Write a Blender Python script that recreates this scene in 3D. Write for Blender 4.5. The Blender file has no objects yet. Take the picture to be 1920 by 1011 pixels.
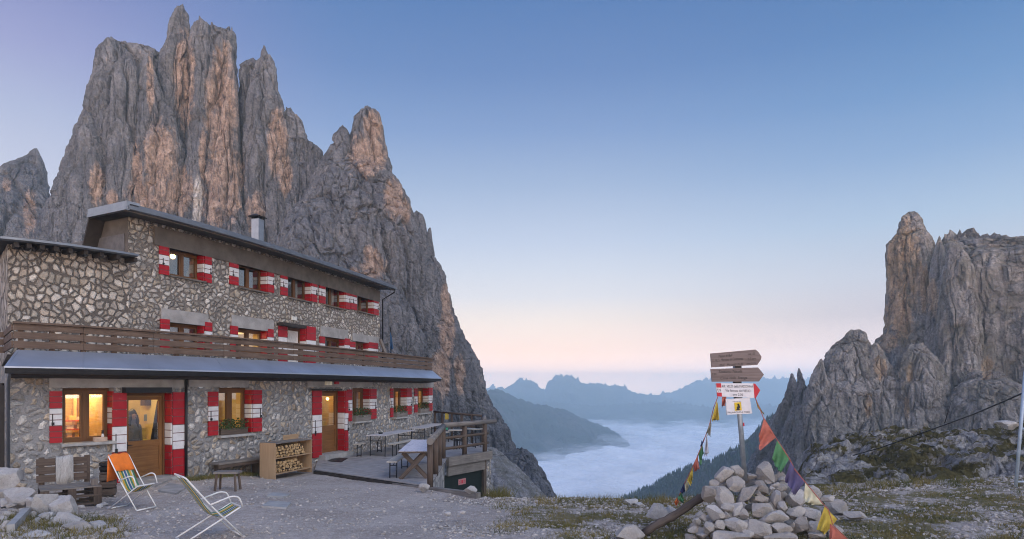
import bpy, bmesh, math, random
import numpy as np
from mathutils import Vector, Matrix

S = bpy.context.scene
DENOISE = True
C = S.collection
R = math.radians
random.seed(7)

# ------------------------------------------------------------------ camera
EYE = 2.2            # eye height above the hut's door step
F = 1200.0           # focal length in pixels of the 1920 wide photograph
HOR = 727.0          # row of the horizon
cam_data = bpy.data.cameras.new("camera")
cam = bpy.data.objects.new("camera", cam_data)
C.objects.link(cam)
cam.location = (0, 0, EYE)
cam.rotation_euler = (R(90), 0, 0)
cam_data.sensor_width = 36.0
cam_data.lens = F / 1920.0 * 36.0
cam_data.shift_y = (HOR - 505.5) / 1920.0
cam_data.clip_start = 0.1
cam_data.clip_end = 20000
S.camera = cam

# ------------------------------------------------------------------ sky, sun, exposure
SUN_EL, SUN_AZ = 42.0, 135.0      # azimuth from +Y towards +X
world = bpy.data.worlds.new("World")
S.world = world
world.use_nodes = True
wt = world.node_tree
for n_ in list(wt.nodes):
    wt.nodes.remove(n_)
def wn(t, **k):
    n = wt.nodes.new(t)
    for a, b in k.items():
        setattr(n, a, b)
    return n
def ramp(nt_node, stops, mode='LINEAR'):
    cr = nt_node.color_ramp
    cr.interpolation = mode
    while len(cr.elements) > 1:
        cr.elements.remove(cr.elements[-1])
    for i, (p, c) in enumerate(stops):
        e = cr.elements[0] if i == 0 else cr.elements.new(p)
        e.position = p
        e.color = (c[0], c[1], c[2], 1)
tc = wn('ShaderNodeTexCoord')
sep = wn('ShaderNodeSeparateXYZ')
wt.links.new(tc.outputs['Generated'], sep.inputs[0])
def lin(r, g, b):
    f = lambda v: (v / 255 / 12.92) if v / 255 < 0.04045 else ((v / 255 + 0.055) / 1.055) ** 2.4
    return (f(r), f(g), f(b))
def sk(c, m=1.0):
    l = lin(*c)
    return tuple(x * m for x in l)
# elevation sine -> colour, towards the glow / towards the right / behind the viewer
SKY_C = [(0.0, (3.4, 2.35, 1.7)), (0.02, (3.0, 2.0, 1.4)), (0.04, (2.15, 1.42, 0.98)), (0.06, (1.62, 1.14, 0.85)), (0.08, (1.36, 1.05, 0.85)), (0.105, (1.14, 0.98, 0.86)), (0.14, sk((234, 232, 236), 1.06)), (0.18, sk((216, 222, 235), 1.05)),
         (0.22, sk((198, 210, 232), 1.04)), (0.30, sk((166, 187, 220))), (0.37, sk((134, 162, 208))), (0.44, sk((108, 141, 194))), (0.52, sk((87, 126, 183))), (0.62, sk((74, 114, 172))), (1.0, sk((58, 96, 158)))]
SKY_R = [(0.0, (2.2, 1.8, 1.6)), (0.03, (1.75, 1.35, 1.2)), (0.06, (1.12, .90, .84)), (0.10, sk((220, 210, 216), 1.0)), (0.15, sk((207, 212, 226))), (0.22, sk((178, 200, 226))), (0.30, sk((140, 172, 214))), (0.37, sk((112, 152, 202))),
         (0.44, sk((90, 134, 189))), (0.52, sk((74, 119, 176))), (0.62, sk((64, 108, 166))), (1.0, sk((52, 90, 150)))]
SKY_L = [(0.0, (.80, .72, .78)), (0.10, (.84, .80, .86)), (0.18, sk((222, 224, 238), 1.0)), (0.26, sk((202, 208, 230))), (0.33, sk((180, 190, 221))), (0.40, sk((158, 164, 209))), (0.47, sk((134, 142, 195))),
         (0.58, sk((108, 121, 180))), (1.0, sk((66, 98, 158)))]
mr = wn('ShaderNodeMapRange'); mr.inputs[1].default_value = 0.0; mr.inputs[2].default_value = 1.0
wt.links.new(sep.outputs['Z'], mr.inputs[0])
rc, rr_, rl = wn('ShaderNodeValToRGB'), wn('ShaderNodeValToRGB'), wn('ShaderNodeValToRGB')
ramp(rc, SKY_C); ramp(rr_, SKY_R); ramp(rl, SKY_L)
for q in (rc, rr_, rl):
    wt.links.new(mr.outputs[0], q.inputs[0])
def mrange(a, b):
    m = wn('ShaderNodeMapRange', interpolation_type='SMOOTHSTEP')
    m.inputs[1].default_value = a; m.inputs[2].default_value = b
    wt.links.new(sep.outputs['X'], m.inputs[0]); return m
m1, m2 = mrange(0.05, 0.60), mrange(-0.18, -0.62)
mixr = wn('ShaderNodeMix', data_type='RGBA'); mixl = wn('ShaderNodeMix', data_type='RGBA')
wt.links.new(m1.outputs[0], mixr.inputs[0]); wt.links.new(rc.outputs[0], mixr.inputs[6]); wt.links.new(rr_.outputs[0], mixr.inputs[7])
wt.links.new(m2.outputs[0], mixl.inputs[0]); wt.links.new(mixr.outputs[2], mixl.inputs[6]); wt.links.new(rl.outputs[0], mixl.inputs[7])
bg = wn('ShaderNodeBackground'); bg.inputs[1].default_value = 1.0
# unseen sky behind the viewer, made brighter and warmer to light hut and ground
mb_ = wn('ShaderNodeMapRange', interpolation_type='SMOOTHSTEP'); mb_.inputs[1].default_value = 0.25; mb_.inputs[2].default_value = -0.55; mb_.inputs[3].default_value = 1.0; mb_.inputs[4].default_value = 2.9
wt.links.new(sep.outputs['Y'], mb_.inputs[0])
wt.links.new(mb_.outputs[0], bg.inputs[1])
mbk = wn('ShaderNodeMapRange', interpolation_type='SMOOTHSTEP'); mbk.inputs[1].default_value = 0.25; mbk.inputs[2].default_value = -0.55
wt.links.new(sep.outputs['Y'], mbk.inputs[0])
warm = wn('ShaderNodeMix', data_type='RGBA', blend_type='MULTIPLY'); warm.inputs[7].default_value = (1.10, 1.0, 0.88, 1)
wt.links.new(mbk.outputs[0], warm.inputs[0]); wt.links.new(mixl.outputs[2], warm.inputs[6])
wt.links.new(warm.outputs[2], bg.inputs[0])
wo = wn('ShaderNodeOutputWorld')
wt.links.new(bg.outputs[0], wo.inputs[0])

sun_d = bpy.data.lights.new("sun", 'SUN')
sun_d.energy = 1.5
sun_d.angle = R(36)
sun_d.color = (1.0, 0.86, 0.74)
sun = bpy.data.objects.new("sun", sun_d)
C.objects.link(sun)
_d = Vector((math.sin(R(SUN_AZ)) * math.cos(R(SUN_EL)), math.cos(R(SUN_AZ)) * math.cos(R(SUN_EL)), math.sin(R(SUN_EL))))
sun.rotation_euler = _d.to_track_quat('Z', 'Y').to_euler()

S.view_settings.view_transform = 'Standard'
S.view_settings.look = 'None'
S.view_settings.gamma = 1.0
S.view_settings.exposure = 0.0
S.render.engine = 'CYCLES'
cy = S.cycles
cy.max_bounces = 6; cy.diffuse_bounces = 4; cy.glossy_bounces = 2; cy.transmission_bounces = 4
cy.volume_bounces = 1; cy.transparent_max_bounces = 16
cy.caustics_reflective = False; cy.caustics_refractive = False
cy.use_denoising = DENOISE
cy.sample_clamp_indirect = 4.0
cy.filter_width = 1.05
cy.use_adaptive_sampling = True
cy.adaptive_threshold = 0.01

# ------------------------------------------------------------------ helpers: naming, meshes
OFF = {}
def tag(o, label=None, cat=None, group=None, kind=None):
    if label: o["label"] = label
    if cat: o["category"] = cat
    if group: o["group"] = group
    if kind: o["kind"] = kind
    return o
def thing(name, label, cat, loc=(0, 0, 0), group=None, rz=0.0):
    o = bpy.data.objects.new(name, None)
    o.empty_display_size = 0.2
    C.objects.link(o)
    o.location = loc
    o.rotation_euler = (0, 0, rz)
    OFF[o] = np.array(loc, float)
    return tag(o, label, cat, group)
def link_mesh(name, me, parent=None):
    o = bpy.data.objects.new(name, me)
    C.objects.link(o)
    if parent is not None:
        o.parent = parent
        OFF[o] = OFF.get(parent, np.zeros(3))
    return o
def copy_tree(o, parent=None):
    c = o.copy(); C.objects.link(c)
    if parent is not None:
        c.parent = parent
    for ch in list(o.children):
        copy_tree(ch, c)
    return c
def np_mesh(name, V, Fc, mats, smooth=True, parent=None, uv=None, attr=None, local=False, midx=None):
    """V (n,3); Fc (m,3 or 4) arrays"""
    V = np.asarray(V, float)
    if parent is not None and not local:
        V = V - OFF.get(parent, np.zeros(3))
    Fc = np.asarray(Fc, np.int32)
    me = bpy.data.meshes.new(name)
    k = Fc.shape[1]
    me.vertices.add(len(V)); me.vertices.foreach_set("co", V.astype(np.float32).ravel())
    me.loops.add(Fc.size); me.loops.foreach_set("vertex_index", Fc.ravel())
    me.polygons.add(len(Fc))
    me.polygons.foreach_set("loop_start", np.arange(0, Fc.size, k, dtype=np.int32))
    me.polygons.foreach_set("loop_total", np.full(len(Fc), k, np.int32))
    me.polygons.foreach_set("use_smooth", np.full(len(Fc), smooth, bool))
    if midx is not None:
        me.polygons.foreach_set("material_index", np.asarray(midx, np.int32))
    me.update(calc_edges=True)
    if uv is not None:
        l = me.uv_layers.new(name="UVMap")
        l.data.foreach_set("uv", np.asarray(uv, np.float32)[Fc.ravel()].ravel())
    if attr:
        for nm, a in attr.items():
            at = me.attributes.new(nm, 'FLOAT', 'POINT')
            at.data.foreach_set("value", np.asarray(a, np.float32))
    for m in (mats if isinstance(mats, (list, tuple)) else [mats]):
        me.materials.append(m)
    me.validate()
    return link_mesh(name, me, parent)

class MB:
    """collects boxes, bars, tubes and sweeps into one mesh"""
    def __init__(s):
        s.v = []; s.f = []; s.m = []; s.uv = []; s.sm = []
    def poly(s, pts, uvs=None, mi=0, smooth=False):
        b = len(s.v); s.v += [tuple(p) for p in pts]
        s.f.append(tuple(range(b, b + len(pts)))); s.m.append(mi); s.sm.append(smooth)
        s.uv.append(uvs or [(p[0], p[2]) for p in pts])
    def hexa(s, c, mi=0):
        """c: 8 corners, bottom 0-3 (ccw from above), top 4-7"""
        o = random.random() * 7
        c = [Vector(p) for p in c]
        e = [(c[1] - c[0]).length, (c[3] - c[0]).length, (c[4] - c[0]).length]
        for q in ((3, 2, 1, 0), (4, 5, 6, 7), (0, 1, 5, 4), (1, 2, 6, 5), (2, 3, 7, 6), (3, 0, 4, 7)):
            a = (c[q[1]] - c[q[0]]).length; b = (c[q[2]] - c[q[1]]).length
            if a >= b: uv = [(o, o), (o + a, o), (o + a, o + b), (o, o + b)]
            else: uv = [(o, o), (o, o + a), (o + b, o + a), (o + b, o)]
            s.poly([c[i] for i in q], uv, mi)
    def box(s, x0, x1, y0, y1, z0, z1, mi=0):
        s.hexa([(x0, y0, z0), (x1, y0, z0), (x1, y1, z0), (x0, y1, z0), (x0, y0, z1), (x1, y0, z1), (x1, y1, z1), (x0, y1, z1)], mi)
    def lbox(s, lf, s0, s1, n0, n1, z0, z1, mi=0):
        """box in a local frame: s along t, n outwards, z up"""
        p = lf.p
        s.hexa([p(s0, n1, z0), p(s1, n1, z0), p(s1, n0, z0), p(s0, n0, z0), p(s0, n1, z1), p(s1, n1, z1), p(s1, n0, z1), p(s0, n0, z1)], mi)
    def bar(s, a, b, w, h, mi=0, up=(0, 0, 1)):
        a = Vector(a); b = Vector(b); d = (b - a).normalized()
        u = Vector(up)
        x = d.cross(u)
        if x.length < 1e-4: x = d.cross(Vector((1, 0, 0)))
        x.normalize(); y = x.cross(d).normalized()
        x *= w / 2; y *= h / 2
        s.hexa([a - x - y, a + x - y, b + x - y, b - x - y, a - x + y, a + x + y, b + x + y, b - x + y], mi)
    def tube(s, pts, r, seg=10, mi=0, caps=True):
        pts = [Vector(p) for p in pts]
        rs = r if isinstance(r, (list, tuple)) else [r] * len(pts)
        rings = []; prev = None; L = 0
        for i, p in enumerate(pts):
            d = (pts[min(i + 1, len(pts) - 1)] - pts[max(i - 1, 0)]).normalized()
            if prev is None:
                x = d.cross(Vector((0, 0, 1)))
                if x.length < 1e-3: x = d.cross(Vector((1, 0, 0)))
            else:
                x = prev - d * prev.dot(d)
            x.normalize(); prev = x; y = d.cross(x)
            if i: L += (p - pts[i - 1]).length
            b = len(s.v)
            for k in range(seg):
                t = 2 * math.pi * k / seg
                s.v.append(tuple(p + (x * math.cos(t) + y * math.sin(t)) * rs[i]))
            rings.append((b, L))
        for (b0, l0), (b1, l1) in zip(rings, rings[1:]):
            for k in range(seg):
                k2 = (k + 1) % seg
                s.f.append((b0 + k, b0 + k2, b1 + k2, b1 + k)); s.m.append(mi); s.sm.append(True)
                w = 2 * math.pi * rs[0] / seg
                s.uv.append([(l0, k * w), (l0, (k + 1) * w), (l1, (k + 1) * w), (l1, k * w)])
        if caps:
            for (b, l), rev in ((rings[0], False), (rings[-1], True)):
                q = [b + k for k in range(seg)]
                s.f.append(tuple(q if rev else q[::-1])); s.m.append(mi); s.sm.append(False); s.uv.append([(0.01 * k, 0) for k in range(seg)])
    def sweep(s, line, prof, mi=0, caps=True, smooth=False):
        """line: list of (point3 function of (n,z)) ; prof: closed list of (n,z)"""
        k = len(prof); rows = []; L = 0; prevp = None
        for fn in line:
            b = len(s.v); pts = [Vector(fn(n, z)) for n, z in prof]
            if prevp is not None: L += (pts[0] - prevp).length
            prevp = pts[0]
            s.v += [tuple(p) for p in pts]; rows.append((b, L))
        per = [0]
        for i in range(k):
            a, b2 = prof[i], prof[(i + 1) % k]
            per.append(per[-1] + math.hypot(a[0] - b2[0], a[1] - b2[1]))
        for (b0, l0), (b1, l1) in zip(rows, rows[1:]):
            for i in range(k):
                j = (i + 1) % k
                s.f.append((b0 + i, b1 + i, b1 + j, b0 + j)); s.m.append(mi); s.sm.append(smooth)
                s.uv.append([(l0, per[i]), (l1, per[i]), (l1, per[i + 1]), (l0, per[i + 1])])
        if caps:
            b = rows[0][0]; s.f.append(tuple(b + i for i in range(k))); s.m.append(mi); s.sm.append(False); s.uv.append([(p[0], p[1]) for p in prof])
            b = rows[-1][0]; s.f.append(tuple(b + i for i in range(k))[::-1]); s.m.append(mi); s.sm.append(False); s.uv.append([(p[0], p[1]) for p in prof][::-1])
    def build(s, name, mats, parent=None, local=False, bevel=0.0):
        off = np.zeros(3) if (parent is None or local) else OFF.get(parent, np.zeros(3))
        me = bpy.data.meshes.new(name)
        me.from_pydata([(v[0] - off[0], v[1] - off[1], v[2] - off[2]) for v in s.v], [], s.f)
        l = me.uv_layers.new(name="UVMap")
        flat = [c for u in s.uv for p in u for c in p]
        l.data.foreach_set("uv", flat)
        me.polygons.foreach_set("material_index", s.m)
        me.polygons.foreach_set("use_smooth", s.sm)
        for m in (mats if isinstance(mats, (list, tuple)) else [mats]):
            me.materials.append(m)
        me.update()
        o = link_mesh(name, me, parent)
        if bevel:
            bv = o.modifiers.new("bevel", 'BEVEL'); bv.width = bevel; bv.segments = 2; bv.limit_method = 'ANGLE'
        return o

def at(px, py, D):
    """point at forward distance D seen at pixel px, py of the photograph"""
    return Vector(((px - 960) / F * D, D, EYE - (py - HOR) / F * D))

# ------------------------------------------------------------------ numpy noise
_rng = np.random.RandomState(11)
_P = _rng.permutation(256); _P = np.concatenate([_P, _P, _P])
_G = _rng.normal(size=(256, 3)); _G /= np.linalg.norm(_G, axis=1)[:, None]
def pn(p):
    p = np.asarray(p, float); i = np.floor(p).astype(int); f = p - i; i &= 255
    u = f * f * f * (f * (f * 6 - 15) + 10)
    out = 0
    for dx in (0, 1):
        wx = u[:, 0] if dx else 1 - u[:, 0]
        for dy in (0, 1):
            wy = u[:, 1] if dy else 1 - u[:, 1]
            for dz in (0, 1):
                wz = u[:, 2] if dz else 1 - u[:, 2]
                h = _P[_P[_P[(i[:, 0] + dx) & 255] + ((i[:, 1] + dy) & 255)] + ((i[:, 2] + dz) & 255)]
                out = out + wx * wy * wz * np.einsum('ij,ij->i', _G[h], f - np.array([dx, dy, dz]))
    return out * 1.5
def fbm(p, o=4, g=0.5):
    a = 1.0; r = 0; p = np.asarray(p, float)
    for k in range(o):
        r = r + a * pn(p); p = p * 2.03 + 17.3; a *= g
    return r
def ridged(p, o=4, g=0.5):
    a = 1.0; r = 0; p = np.asarray(p, float)
    for k in range(o):
        r = r + a * (1 - 2 * np.abs(pn(p))); p = p * 2.07 + 9.1; a *= g
    return r
_J = _rng.rand(4096, 3)
def worley(p):
    """F1, F2 and a random value of the nearest cell"""
    p = np.asarray(p, float); i = np.floor(p).astype(int); f = p - i
    f1 = np.full(len(p), 9.0); f2 = np.full(len(p), 9.0); idv = np.zeros(len(p))
    for dx in (-1, 0, 1):
        for dy in (-1, 0, 1):
            for dz in (-1, 0, 1):
                h = ((i[:, 0] + dx) * 73856093 ^ (i[:, 1] + dy) * 19349663 ^ (i[:, 2] + dz) * 83492791) & 4095
                d = np.sqrt((((_J[h] + np.array([dx, dy, dz])) - f) ** 2).sum(1))
                c = d < f1
                f2 = np.where(c, f1, np.minimum(f2, d)); idv = np.where(c, h / 4096.0, idv); f1 = np.where(c, d, f1)
    return f1, f2, idv
def sstep(a, b, x):
    t = np.clip((x - a) / (b - a), 0, 1); return t * t * (3 - 2 * t)
def grid_faces(nr, nc, wrap=False):
    r = np.arange(nr - 1)[:, None]; c = np.arange(nc if wrap else nc - 1)[None, :]
    c2 = (c + 1) % nc
    a = r * nc + c; b = r * nc + c2; d = (r + 1) * nc + c2; e = (r + 1) * nc + c
    return np.stack([a, e, d, b], -1).reshape(-1, 4)

# ------------------------------------------------------------------ materials
class NT:
    def __init__(s, name):
        s.m = bpy.data.materials.new(name); s.m.use_nodes = True; s.t = s.m.node_tree
        s.b = s.t.nodes['Principled BSDF']; s.out = s.t.nodes['Material Output']
    def n(s, t, ins=None, **k):
        n = s.t.nodes.new(t)
        for a, b in k.items(): setattr(n, a, b)
        for a, b in (ins or {}).items():
            if isinstance(b, bpy.types.NodeSocket): s.t.links.new(b, n.inputs[a])
            else: n.inputs[a].default_value = b
        return n
    def mix(s, f, a, b, mode='MIX'):
        n = s.n('ShaderNodeMix', data_type='RGBA', blend_type=mode)
        for i, v in ((0, f), (6, a), (7, b)):
            if isinstance(v, bpy.types.NodeSocket): s.t.links.new(v, n.inputs[i])
            else: n.inputs[i].default_value = v if i == 0 else (v[0], v[1], v[2], 1)
        return n.outputs[2]
    def math(s, op, a, b=0.0):
        return s.n('ShaderNodeMath', {0: a, 1: b}, operation=op).outputs[0]
    def ramp(s, f, stops, mode='LINEAR'):
        n = s.n('ShaderNodeValToRGB', {0: f}); ramp(n, stops, mode); return n.outputs[0]
    def mr(s, f, a, b, c=0.0, d=1.0):
        return s.n('ShaderNodeMapRange', {0: f, 1: a, 2: b, 3: c, 4: d}).outputs[0]
    def coord(s, kind='Object', scale=(1, 1, 1)):
        t = s.n('ShaderNodeTexCoord'); m = s.n('ShaderNodeMapping', {0: t.outputs[kind], 3: scale}); return m.outputs[0]
    def noise(s, v, scale=5, detail=5, rough=0.55, dist=0.0):
        return s.n('ShaderNodeTexNoise', {'Vector': v, 'Scale': scale, 'Detail': detail, 'Roughness': rough, 'Distortion': dist}).outputs[0]
    def bump(s, h, dist=0.02, strength=1.0, nrm=None):
        d = {'Height': h, 'Distance': dist, 'Strength': strength}
        if nrm is not None: d['Normal'] = nrm
        return s.n('ShaderNodeBump', d).outputs[0]
    def set(s, col=None, rough=None, nrm=None, metal=None, spec=None):
        for k, v in (('Base Color', col), ('Roughness', rough), ('Normal', nrm), ('Metallic', metal), ('Specular IOR Level', spec)):
            if v is None: continue
            if isinstance(v, bpy.types.NodeSocket): s.t.links.new(v, s.b.inputs[k])
            elif k == 'Base Color': s.b.inputs[k].default_value = (v[0], v[1], v[2], 1)
            else: s.b.inputs[k].default_value = v
        return s.m

def g3(v): return (v, v, v)
def mat_plain(name, col, rough=0.6, metal=0.0, var=0.25, scale=6, bump=0.0, spec=0.4):
    t = NT(name); co = t.coord(); n = t.noise(co, scale, 5)
    f = t.mr(n, 0.3, 0.7)
    c = t.mix(f, tuple(x * (1 - var) for x in col), tuple(min(1, x * (1 + var)) for x in col))
    nr = t.bump(t.noise(co, scale * 6, 4), 0.01, bump) if bump else None
    return t.set(c, rough, nr, metal, spec)
def mat_wood(name, c1, c2, rough=0.75, sc=(1.5, 28, 28), grime=0.35):
    t = NT(name); uv = t.coord('UV', (sc[0], sc[1], 1))
    n = t.noise(uv, 1.0, 6, 0.6, 0.4); co = t.coord('Object'); g = t.noise(co, 2.3, 4)
    c = t.mix(t.mr(n, 0.3, 0.7), c1, c2)
    c = t.mix(t.mr(g, 0.45, 0.75, 0, grime), c, tuple(x * 0.45 for x in c1))
    return t.set(c, rough, t.bump(n, 0.004, 0.6), spec=0.25)
def mat_stone(name, scale, mort, stones, mortar_w, rnd=1.0, asp=1.0, bump=0.05, dirt=0.25):
    t = NT(name); uv = t.coord('UV', (1, asp, 1))
    d = t.n('ShaderNodeTexNoise', {'Vector': uv, 'Scale': 1.7, 'Detail': 2.0})
    dv = t.n('ShaderNodeVectorMath', {0: d.outputs['Color'], 1: (0.5, 0.5, 0.5)}, operation='SUBTRACT').outputs[0]
    dv = t.n('ShaderNodeVectorMath', {0: dv, 'Scale': 0.36}, operation='SCALE').outputs[0]
    d2 = t.n('ShaderNodeTexNoise', {'Vector': uv, 'Scale': 18.0, 'Detail': 3.0})
    dv2 = t.n('ShaderNodeVectorMath', {0: d2.outputs['Color'], 1: (0.5, 0.5, 0.5)}, operation='SUBTRACT').outputs[0]
    dv2 = t.n('ShaderNodeVectorMath', {0: dv2, 'Scale': 0.05}, operation='SCALE').outputs[0]
    v = t.n('ShaderNodeVectorMath', {0: uv, 1: dv}, operation='ADD').outputs[0]
    v = t.n('ShaderNodeVectorMath', {0: v, 1: dv2}, operation='ADD').outputs[0]
    vo = t.n('ShaderNodeTexVoronoi', {'Vector': v, 'Scale': scale, 'Randomness': rnd}, voronoi_dimensions='2D')
    ve = t.n('ShaderNodeTexVoronoi', {'Vector': v, 'Scale': scale, 'Randomness': rnd}, voronoi_dimensions='2D', feature='DISTANCE_TO_EDGE')
    big = t.noise(uv, 1.1, 3); fine = t.noise(uv, 26, 6, 0.65); mid = t.noise(uv, 7, 4)
    rd = t.math('MULTIPLY', t.math('SUBTRACT', .74, vo.outputs['Distance']), .8)
    e = t.math('ADD', t.math('MINIMUM', ve.outputs['Distance'], rd), t.mr(mid, 0.25, 0.75, -mortar_w * .6, mortar_w * .6))
    e = t.math('ADD', e, t.mr(fine, 0.3, 0.7, -0.02, 0.02))
    sepc = t.n('ShaderNodeSeparateColor', {0: vo.outputs['Color']})
    e = t.math('SUBTRACT', e, t.math('MULTIPLY', t.math('LESS_THAN', sepc.outputs[2], .3), mortar_w * .9))
    mask = t.mr(e, mortar_w * 0.7, mortar_w * 1.3)
    k = len(stones)
    sc = t.ramp(sepc.outputs[0], [((i + .0) / k, c) for i, c in enumerate(stones)], 'CONSTANT')
    sc = t.mix(0.75, sc, t.mix(t.mr(sepc.outputs[1], 0, 1), g3(.55), g3(1.35)), 'MULTIPLY')
    sc = t.mix(0.8, sc, t.mix(t.mr(fine, 0.3, 0.72), g3(.6), g3(1.3)), 'MULTIPLY')
    sc = t.mix(0.6, sc, t.mix(t.mr(mid, 0.3, 0.72), g3(.65), g3(1.3)), 'MULTIPLY')
    mc = t.mix(t.mr(fine, 0.3, 0.7), tuple(x * .7 for x in mort), tuple(x * 1.2 for x in mort))
    col = t.mix(mask, mc, sc)
    col = t.mix(t.mr(big, 0.45, 0.7, 0, dirt), col, (.09, .085, .08))
    h = t.math('ADD', t.mr(e, mortar_w * .5, mortar_w * 3.0), t.math('MULTIPLY', fine, 0.45))
    h = t.math('ADD', h, t.math('MULTIPLY', mid, 0.5))
    return t.set(col, 0.9, t.bump(h, bump, 1.0), spec=0.2)
# ------------------------------------------------------------------ rock and ground materials
def mat_rock(name, scale, g1, g2, warm1, warm2, pale, bump=0.4, moss=None, moss_amt=0.0):
    """scale: noise frequency per metre"""
    t = NT(name); co = t.coord('Object', (scale, scale, scale)); cs = t.coord('Object', (scale, scale, scale * 0.14))
    streak = t.noise(cs, 3.0, 7, 0.62, 0.3); patch = t.noise(co, 0.7, 4); fine = t.noise(co, 14, 7, 0.68); mid = t.noise(co, 3.6, 6, 0.62)
    c = t.mix(t.mr(streak, 0.32, 0.68), g1, g2)
    c = t.mix(t.mr(patch, 0.4, 0.7, 0, 0.5), c, tuple(x * 0.72 for x in g1))
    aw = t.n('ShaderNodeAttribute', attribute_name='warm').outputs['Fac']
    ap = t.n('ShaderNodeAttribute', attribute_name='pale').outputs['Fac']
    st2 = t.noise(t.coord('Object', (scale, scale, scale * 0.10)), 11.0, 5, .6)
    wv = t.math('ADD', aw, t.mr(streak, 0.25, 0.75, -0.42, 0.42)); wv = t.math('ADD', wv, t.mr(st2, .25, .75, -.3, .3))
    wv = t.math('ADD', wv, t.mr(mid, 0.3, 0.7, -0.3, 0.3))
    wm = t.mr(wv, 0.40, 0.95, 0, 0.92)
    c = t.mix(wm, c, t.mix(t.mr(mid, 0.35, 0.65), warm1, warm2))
    c = t.mix(t.mr(ap, 0.3, 0.8, 0, 0.9), c, pale)
    c = t.mix(0.85, c, t.mix(t.mr(fine, 0.28, 0.72), g3(.5), g3(1.42)), 'MULTIPLY')
    c = t.mix(0.6, c, t.mix(t.mr(mid, 0.3, 0.7), g3(.6), g3(1.3)), 'MULTIPLY')
    vo = t.n('ShaderNodeTexVoronoi', {'Vector': t.coord('Object', (scale * 2.2, scale * 2.2, scale * 0.55)), 'Scale': 1.0}, feature='DISTANCE_TO_EDGE').outputs['Distance']
    cr = t.mr(t.math('ADD', vo, t.mr(fine, 0.3, 0.7, -0.02, 0.03)), 0.0, 0.035, 0, 1)
    c = t.mix(t.mr(cr, 0, 1, .38, 0), c, (.045, .045, .05)); c = t.mix(t.mr(st2, .56, .72, 0, .5), c, (.06, .062, .068))
    if moss:
        gm = t.n('ShaderNodeNewGeometry'); sz = t.n('ShaderNodeSeparateXYZ', {0: gm.outputs['Normal']}).outputs['Z']
        mm = t.math('ADD', t.mr(sz, 0.1, 0.9, -.15, .38), t.mr(t.noise(co, 1.1, 5), 0.38, 0.60, -.3, .6))
        mm = t.math('ADD', mm, t.mr(fine, 0.3, 0.7, -.25, .25))
        c = t.mix(t.mr(mm, 0.18 if moss_amt > .9 else .25, 0.50 if moss_amt > .9 else .5, 0, moss_amt), c, t.mix(t.mr(mid, .35, .65), moss, tuple(x * 0.45 for x in moss)))
    h = t.math('ADD', t.math('MULTIPLY', fine, 0.35), t.math('MULTIPLY', mid, 0.9))
    h = t.math('ADD', h, t.math('MULTIPLY', streak, 0.7))
    h = t.math('ADD', h, t.math('MULTIPLY', cr, 0.16))
    return t.set(c, 0.95, t.bump(h, bump, 1.0), spec=0.12)

M_ROCKL = mat_rock('rock_left', 0.22, (.100, .106, .124), (.205, .209, .224), (.262, .185, .145), (.385, .295, .24), (.52, .50, .48), .75)
M_ROCKR = mat_rock('rock_right', 0.20, (.222, .205, .192), (.41, .382, .355), (.38, .265, .165), (.47, .35, .24), (.55, .5, .45), 1.1, (.13, .115, .05), 0.35)
M_HILL = mat_rock('rock_hill', 0.55, (.28, .265, .25), (.54, .515, .485), (.4, .33, .25), (.45, .38, .3), (.5, .5, .5), 0.42, (.135, .113, .045), 1.0)
M_SCREE = mat_rock('scree', 0.7, (.20, .20, .21), (.33, .325, .33), (.3, .26, .2), (.3, .28, .25), (.5, .5, .5), 0.25, (.10, .10, .05), 0.4)
M_FAR = mat_rock('rock_far', 0.012, (.06, .065, .06), (.13, .13, .125), (.2, .18, .16), (.25, .24, .22), (.30, .30, .30), 25.0, (.04, .055, .03), 0.7)

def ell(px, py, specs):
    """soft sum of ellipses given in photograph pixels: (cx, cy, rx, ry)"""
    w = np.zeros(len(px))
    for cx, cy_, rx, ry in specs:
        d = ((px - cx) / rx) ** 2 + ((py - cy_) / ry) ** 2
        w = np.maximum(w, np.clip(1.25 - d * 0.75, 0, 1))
    return w

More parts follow.
